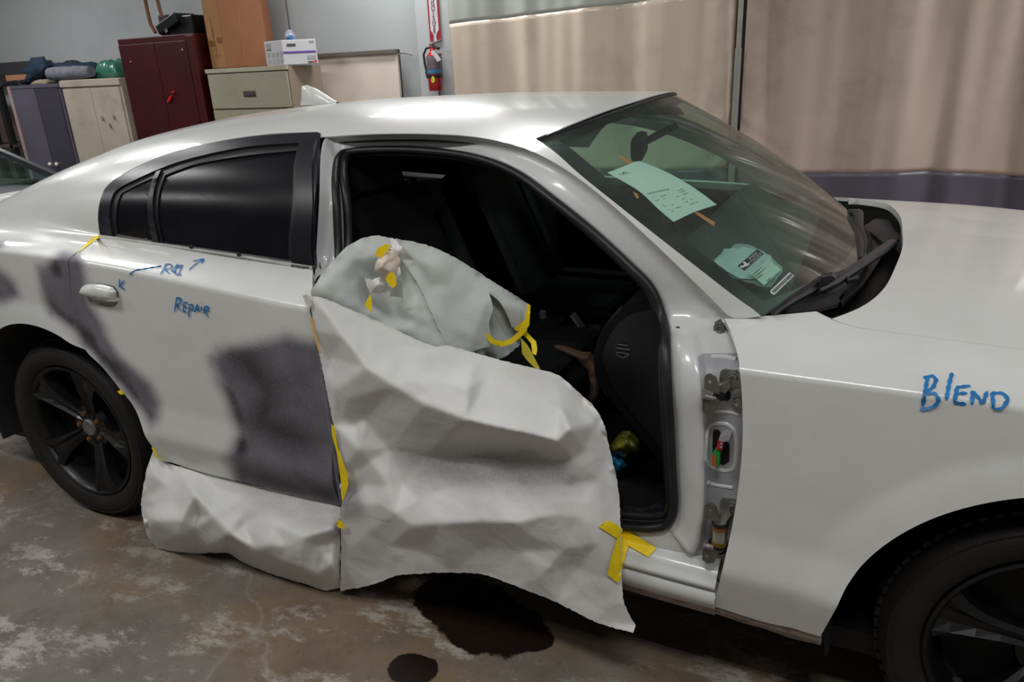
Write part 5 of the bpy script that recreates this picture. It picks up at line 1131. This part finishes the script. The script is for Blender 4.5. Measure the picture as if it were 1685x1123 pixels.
def cq(name, u0, u1, v0, v1, f, mat): mesh(name, [onc(u0, v0, f), onc(u1, v0, f), onc(u1, v1, f), onc(u0, v1, f)], [(0, 1, 2, 3)], mat, t)
cq('purple_stripe', .0, .97, .46, .54, 1, M('purple_print', '6d45a8', .5)); cq('dark_label', .14, .40, .74, .84, 1, M('dark_print', '4c4a46', .5)); cq('red_logo', .88, .96, .05, .15, 1, M('red_logo_print', 'c23a44', .5)); cq('small_print', .70, .86, .05, .12, 1, M('dark_print', '4c4a46', .5)); cq('print_block', .70, .95, .2, .36, 1, M('grey_print', '9d9da1', .5)); cq('top_print', .8, .95, .87, .93, 1, M('grey_print', '9d9da1', .5))
cq('black_mark', .1, .38, .62, .66, 0, M('dark_print', '4c4a46', .5)); cq('print_block', .12, .36, .68, .9, 0, M('grey_print', '9d9da1', .5))
for i in range(4):
    for j in range(2): cq('print_block', .1+i*.23, .26+i*.23, .08+j*.26, .28+j*.26, 0, M('faint_print', 'abacb0', .5))
# hanging cable + blue ornament
t = thing('hanging_cable', 'thin dark cable hanging down the wall with a small blue clear plug at its end', 'cable', (atY(476, 55, 3.4).x, 3.4, 1.95))
MB().tube([atY(467, -40, 3.4), atY(470, 0, 3.4), atY(473, 20, 3.4), atY(477, 50, 3.4)], .008, 6).build('cord', M('grey_cord', '4d4b50', .6), t); MB().lathe([(0, .06), (.02, .055), (.05, .02), (.055, 0), (.05, -.03)], atY(477, 60, 3.38), (0, 0, 1), 20).build('clear_cap', M('clear_plastic', 'a5a9b8', .2), t); MB().lathe([(0, .02), (.03, .012), (.03, -.02)], atY(477, 62, 3.32), (0, -.5, 1), 16).build('blue_plug', M('blue_plug', '4a7fb4', .4), t)
# leaning board
c = [atY(520, 94, 3.42), atY(652, 84, 3.42)]; BRD = M('white_panel_board', 'd9cdc0', .45, 0, .03, 2, dirt=('b5a89a', 3, .25))
t = thing('panel_board', 'large cream white panel board with a metal top edge leaning on the wall', 'board', ((c[0].x+c[1].x)/2, 3.45, 0))
xl, xr = c[0].x, c[1].x
MB().add([(xl, 3.36, .0), (xr, 3.36, .0), (xr, 3.43, 1.70), (xl, 3.43, 1.70), (xl, 3.39, 0), (xr, 3.39, 0), (xr, 3.46, 1.70), (xl, 3.46, 1.70)], [(0, 1, 2, 3), (5, 4, 7, 6), (3, 2, 6, 7), (1, 5, 6, 2), (4, 0, 3, 7), (0, 4, 5, 1)]).build('board', BRD, t)
MB().box((xl, 3.40, 1.70), (xr, 3.475, 1.735), .004).build('metal_edge', M('aged_metal_edge', '6f6a60', .5, .4), t); MB().tube([(xr+.01, 3.42, .02), (xr+.01, 3.45, 1.73)], .006, 6).build('black_edge', RUB, t)
MB().tube([(xr, 3.43, 1.69), (xr+.08, 3.40, 1.70), (xr+.16, 3.42, 1.68)], .006, 6).build('hook', STEEL, t)
# extinguisher + sign
yf = 3.2; ex = atY(713, 110, yf); k = (atY(726, 110, yf)-atY(700, 110, yf)).length/26.
t = thing('fire_extinguisher', 'red fire extinguisher with black hose hung on the white column', 'extinguisher', (ex.x, yf, 1.38))
zt0, zb0 = atY(712, 88, yf).z, atY(718, 150, yf).z; cxe = atY(715, 120, yf).x; r = .058
cyl = MB().lathe([(0, zb0), (r*.9, zb0+.004), (r, zb0+.02), (r, zt0-.03), (r*.8, zt0-.01), (r*.35, zt0+.02), (r*.3, zt0+.045), (0, zt0+.045)], (cxe, yf, 0), (0, 0, 1), 28).build('cylinder', M('red_enamel', 'b01822', .25, coat=.6), t)
MB().lathe([(r+.001, zt0-.02), (r+.002, zt0-.025), (r+.002, zt0-.155), (r+.001, zt0-.16)], (cxe, yf, 0), (0, 0, 1), 28).build('label_wrap', M('grey_label', '6f6468', .4, 0, .3, 30), cyl); MB().lathe([(r+.002, zt0-.125), (r+.003, zt0-.125), (r+.003, zt0-.150)], (cxe, yf, 0), (0, 0, 1), 28).build('blue_band', M('blue_label', '3c7ea8', .4), cyl)
MB().lathe([(r+.001, zt0-.165), (r+.004, zt0-.165), (r+.004, zt0-.185), (r+.001, zt0-.185)], (cxe, yf, 0), (0, 0, 1), 28).build('strap', RUB, cyl)
ctr = atY(712, 131, yf-r-.003); MB().lathe([(0, .002), (.024, .002), (.026, 0)], ctr, (-.3, -1, 0), 24).build('yellow_seal', M('yellow_seal', 'd8d23a', .4, 0, .3, 60), cyl)
MB().tube([atY(708, 78, yf), atY(701, 80, yf-.02), atY(697, 90, yf-.02), atY(699, 105, yf-.02), atY(703, 122, yf-.02)], .009, 8).build('hose', RUB, t); MB().tube([atY(702, 118, yf-.03), atY(705, 129, yf-.03)], .014, 8).build('nozzle', RUB, t)
MB().tube([atY(710, 84, yf), atY(710, 76, yf)], .014, 10).build('valve', M('valve_red', 'a02028', .4, .3), t); MB().tube([atY(706, 74, yf-.01), atY(714, 71, yf-.01), atY(728, 65, yf-.02)], [.008, .009, .005], 8).build('handle', STEEL, t); MB().tube([atY(712, 76, yf), atY(722, 80, yf-.02)], .012, 8).build('lever', RUB, t)
plate('paper_tag', [(708, 85), (714, 82), (726, 98), (720, 102)], yf-.075, .001, M('tag_paper', 'd5d2da', .6), t)
MB().tube([atY(723, 150, yf+.05), atY(724, 160, yf+.05)], .008, 6).build('bracket_foot', STEELD, t); MB().box((cxe-.03, yf, zb0+.1), (cxe+.03, 3.28, zt0)).build('bracket', STEELD, t)
ys = 3.262
sg = thing('extinguisher_sign', 'narrow white and red fire extinguisher sign with arrow on the column', 'sign', (atY(713, 30, ys).x, ys, 1.8))
zbs = atY(716, 68, ys).z; xc = atY(714, 30, ys).x; hw = .052
MB().box((xc-hw, ys, zbs), (xc+hw, ys+.004, zbs+.62)).build('panel', M('sign_red', 'a02a34', .4), sg); MB().box((xc-hw*.72, ys-.002, zbs+.08), (xc+hw*.72, ys, zbs+.61)).build('white_field', M('sign_white', 'cdcbd2', .4), sg)
mesh('arrow', [(xc-hw*.72, ys-.003, zbs+.09), (xc+hw*.72, ys-.003, zbs+.09), (xc+hw*.2, ys-.003, zbs+.04), (xc+hw*.3, ys-.003, zbs), (xc-hw*.3, ys-.003, zbs), (xc-hw*.2, ys-.003, zbs+.04)], [(0, 5, 4, 3, 2, 1)], M('sign_white', 'cdcbd2', .4), sg)
cu = bpy.data.curves.new('t', 'FONT'); cu.body = 'FIRE\nEXTINGUISHER'
def text3(body, size, loc, mat, parent, name, rot=(math.pi/2, 0, 0), spacing=1., ls=1.):
    cu = bpy.data.curves.new(name, 'FONT'); cu.body = body; cu.size = size; cu.extrude = .0006; cu.space_line = ls; cu.align_x = 'CENTER'; cu.resolution_u = 3
    ob = bpy.data.objects.new(name, cu); COL.objects.link(ob); dg = bpy.context.evaluated_depsgraph_get(); me = bpy.data.meshes.new_from_object(ob.evaluated_get(dg)); bpy.data.objects.remove(ob)
    R = Matrix.Translation(loc) @ Matrix.Rotation(rot[2], 4, 'Z') @ Matrix.Rotation(rot[1], 4, 'Y') @ Matrix.Rotation(rot[0], 4, 'X'); me.transform(R); me.materials.clear(); me.materials.append(mat)
    o2 = bpy.data.objects.new(name, me); COL.objects.link(o2); o2.parent = parent; o2.matrix_parent_inverse = Matrix.Translation(-ROOTLOC[parent.name]); return o2
text3('\n'.join('FIRE EXTINGUISHER'), .048, (xc, ys-.004, zbs+.61), M('sign_letter', '7c2630', .5), sg, 'lettering', ls=.72)
# items on red cabinet
BLK = M('black_plastic_case', '121214', .35, 0, .2, 8)
zr_ = 1.96
def px_box(name, label, px0, py0, px1, Y, z0, z1, dep, mat, cat, bev=.01, rot=0.):
    a, b = atY(px0, py0, Y).x, atY(px1, py0, Y).x; o = MB().box((a, Y, z0), (b, Y+dep, z1), bev, Matrix.Rotation(rot, 3, 'Y')).build(name, mat); tag(o, label, cat); return o
t1 = thing('tool_case', 'black plastic case lying on top of the red cabinet', 'case', (atY(290, 45, 3.0).x, 3.1, zr_))
a, b = atY(277, 50, 3.0).x, atY(318, 45, 3.0).x; MB().box((a, 3.0, zr_), (b, 3.35, zr_+.16), .015).build('case_body', BLK, t1); MB().box((a-.1, 2.95, zr_+.05), (a+.18, 3.2, zr_+.14), .012, Matrix.Rotation(-.35, 3, 'Y')).build('case_lid', BLK, t1)
plate('silver_sticker', [(270, 50), (274, 46), (276, 52), (273, 55)], 2.94, .003, STEEL, t1)
bt = px_box('black_box', 'dark grey box behind the black case on the red cabinet', 262, 40, 276, 3.22, zr_, zr_+.20, .18, M('dark_grey_case', '2b2a30', .5), 'box', .01)
ORG = M('orange_brown_strap', '6a3a16', .5, 0, .3, 40)
for pts, lb in [([(236, -30), (239, 0), (243, 20), (248, 40), (256, 54)], 'dark orange strap hanging onto the red cabinet, left one'), ([(256, -30), (259, 0), (263, 15), (267, 29)], 'dark orange strap hanging onto the red cabinet, right one')]:
    o2 = MB().tube([atY(x, y, 3.1) for x, y in pts], .016, 8).build('hanging_strap', ORG); tag(o2, lb, 'strap')
# cloths on cabinets
def heap(name, label, pts, Y, hgt, mat, cat, seed): 
    o_ = blob(name, pts, Y, hgt, mat, label, cat, seed, step=4, amp=.02); return o_
z_ = 1.615
def loft_heap(name, label, x0, x1, y0, y1, z0, h, mat, cat, seed, rag=.25):
    n = 28; m = 16; vs = []; fs = []; r = np.random.RandomState(seed)
    for i in range(n+1):
        for j in range(m+1):
            u, v = i/n, j/m; e = (max(0, 1-(2*u-1)**4)*max(0, 1-(2*v-1)**4))**.5
            vs.append((x0+(x1-x0)*u, y0+(y1-y0)*v, z0+h*e*(1+rag*noise.noise(Vector((u*5, v*4, seed)))+rag*.5*noise.noise(Vector((u*14, v*9, seed))))))
    for i in range(n):
        for j in range(m): a = i*(m+1)+j; fs.append((a, a+m+1, a+m+2, a+1))
    fs.append(tuple([i*(m+1) for i in range(n+1)]+[n*(m+1)+j for j in range(1, m+1)]+[i*(m+1)+m for i in range(n-1, -1, -1)]+[j for j in range(m-1, 0, -1)])[::-1])
    o = mesh(name, vs, fs, mat, None, True); tag(o, label, cat); return o
xb0, xb1 = atY(52, 120, 3.0).x, atY(152, 110, 3.0).x
NAVY = M('navy_cloth', '132a40', .8, 0, .25, 12, .3, 60)
bl = thing('grey_blanket_roll', 'grey rolled blanket on the white cabinet', 'blanket', (atY(115, 125, 2.95).x, 2.98, z_))
A, B = atY(84, 124, 2.95), atY(150, 118, 2.95)
MB().tube([A.lerp(B, i/8)+Vector((0, 0, max(0, 1.683-A.lerp(B, i/8).z))) for i in range(9)], [.062, .068, .066, .068, .063, .066, .062, .06, .05], 20).build('roll', M('grey_quilt', '6f727a', .9, 0, .25, 14, .6, 40), bl)
loft_heap('navy_jacket', 'dark navy cloth jacket heaped over the blanket roll and the purple cabinet', atY(50, 110, 3.05).x, atY(147, 110, 3.05).x, 3.02, 3.35, 1.62, .17, NAVY, 'jacket', 5)
blob('navy_sleeve', [(50, 95), (70, 93), (78, 110), (72, 125), (50, 135), (40, 132), (44, 122), (32, 118), (45, 112)], 2.97, .06, NAVY, 'navy jacket sleeve drooping over the front of the purple cabinet', 'jacket', 6, step=4)
loft_heap('black_bag', 'black fabric bundle at the left end of the purple cabinet top', atY(14, 140, 2.95).x, atY(45, 136, 2.95).x, 2.86, 3.1, 1.59, .05, BLK, 'bag', 4)
loft_heap('cream_cloth', 'small cream cloth bundle between the navy sleeve and the blanket roll', atY(55, 132, 2.95).x, atY(80, 131, 2.95).x, 2.9, 3.1, 1.59, .045, M('cream_cloth', '8f8672', .9), 'cloth', 14)
loft_heap('green_bag', 'green plastic bag behind the red cabinet on the white cabinet', atY(163, 120, 3.1).x, atY(200, 120, 3.1).x, 3.02, 3.35, 1.617, .165, M('green_film', '3e7a66', .3, 0, .2, 8, coat=.3), 'bag', 2)
px_box('salmon_box', 'salmon orange carton on the shelf left of the navy jacket', 8, 125, 42, 3.15, 1.60, 1.70, .3, M('salmon_card', 'b07c60', .7), 'box', .008)
px_box('dark_shelf', 'long dark grey box behind the navy jacket at the far left', -60, 110, 60, 3.3, 1.70, 1.84, .2, M('dark_grey_board', '37373c', .7), 'box', .008)
# open dark rack at far left
t = thing('metal_rack', 'black metal frame rack standing left of the purple cabinet', 'rack', (atY(5, 220, 2.8).x, 2.9, 0))
xa = atY(13, 200, 2.85).x
for dx in (-.04, -.30, -1.0): MB().box((xa+dx-.03, 2.84, 0), (xa+dx+.03, 2.90, 1.62), .004).build('post', BLACK, t)
for z in (.25, .95, 1.58): MB().box((xa-1.05, 2.84, z), (xa-.0, 3.3, z+.03), .004).build('shelf', M('rack_shelf', '4e4642', .7), t)
px_box('pale_carton', 'pale pinkish carton on the black rack at the far left', -90, 230, 1, 2.95, .985, 1.3, .25, M('pink_carton', '9d8484', .7), 'box')
# second car at left
SIL = M('silver_paint', '8d9196', .28, .4, .06, 4, coat=.8)
def other_car():
    c0 = atZ(75, 292, 1.0); ox, oy = c0.x, c0.y
    t = thing('parked_car', 'silver grey car parked behind the white sedan at the left edge', 'car', (-4.4, .62, 0)); ROOTLOC[t.name] = Vector((-4.4, .62, 0))
    prof = [(-6.6, .95, .80), (-6.2, .98, .84), (-5.6, 1.02, .86), (-5.2, 1.02, .86)]
    # lower body stations along x : (x, halfwidth, sill, shoulder, deck)
    st_ = [(-6.9, .55, .35, .60, .80), (-6.6, .80, .22, .75, .93), (-6.0, .86, .20, .80, .97), (-5.0, .88, .20, .80, .95), (-4.0, .88, .20, .80, .93), (-3.1, .88, .20, .80, .905), (-2.7, .86, .20, .76, .87), (-2.45, .80, .24, .68, .80), (-2.3, .68, .28, .56, .68), (-2.24, .5, .3, .5, .6)]
    cy = .62; vs = []; fs = []; m = 13
    for x, w, s, h, d in st_:
        for k in range(m):
            f = k/(m-1)*2-1; a = abs(f)
            if a > .5: y = w; z = s+(h-s)*(1-(a-.5)/.5)
            else: q_ = a/.5; y = w*(q_**.8); z = h+(d-h)*(1-q_**2.5)
            if a > .5: y = w*(1-.06*((a-.5)/.5)**2)
            vs.append((x, cy+math.copysign(y, f) if f else cy, z))
    for i in range(len(st_)-1):
        for k in range(m-1): a = i*m+k; fs.append((a, a+m, a+m+1, a+1))
    fs += [tuple(range(m)), tuple((len(st_)-1)*m+k for k in range(m))[::-1]]
    ob = mesh('body', vs, fs, SIL, t, True); sd = ob.modifiers.new('s', 'SUBSURF'); sd.levels = sd.render_levels = 2
    # greenhouse
    bz, tz = .89, 1.36; bx0, bx1, tx0, tx1 = -6.6, -3.1, -6.2, -4.5; bw_, tw = .80, .66
    g = [(bx0, cy-bw_, bz), (bx1-.1, cy-bw_, bz), (bx1-.1, cy+bw_, bz), (bx0, cy+bw_, bz), (tx0, cy-tw, tz), (tx1, cy-tw, tz), (tx1, cy+tw, tz), (tx0, cy+tw, tz)]
    mesh('glass', g, [(0, 1, 5, 4), (1, 2, 6, 5), (2, 3, 7, 6), (3, 0, 4, 7)], CLEARG, t)
    mesh('roof', [g[4], g[5], g[6], g[7]]+[(p[0]*1., p[1], p[2]+.04) for p in g[4:]], [(0, 1, 5, 4), (1, 2, 6, 5), (2, 3, 7, 6), (3, 0, 4, 7), (4, 5, 6, 7), (3, 2, 1, 0)], SIL, t)
    for i in (0, 1, 2, 3): MB().tube([g[i], g[i+4]], .035, 8).build('pillar', M('dark_pillar', '23262a', .35), t)
    MB().tube([Vector(g[1]).lerp(Vector(g[2]), .1)+Vector((.05, 0, .04)), Vector(g[1]).lerp(Vector(g[2]), .6)+Vector((.02, 0, .05))], .014, 8).build('wiper', BLACK, t)
    MB().box((bx0, cy-.7, .5), (bx1-.2, cy+.7, .90), .02).build('cabin', BLACK, t)
    for x in (-6.0, -2.95):
        for s in (-1, 1): MB().lathe([(0, .0), (.2, .0), (.22, .01), (.32, .0), (.33, -.03), (.33, -.2)], (x, cy+s*.86, .33), (0, s, 0), 32).build('wheel', TIREM, t)
other_car()
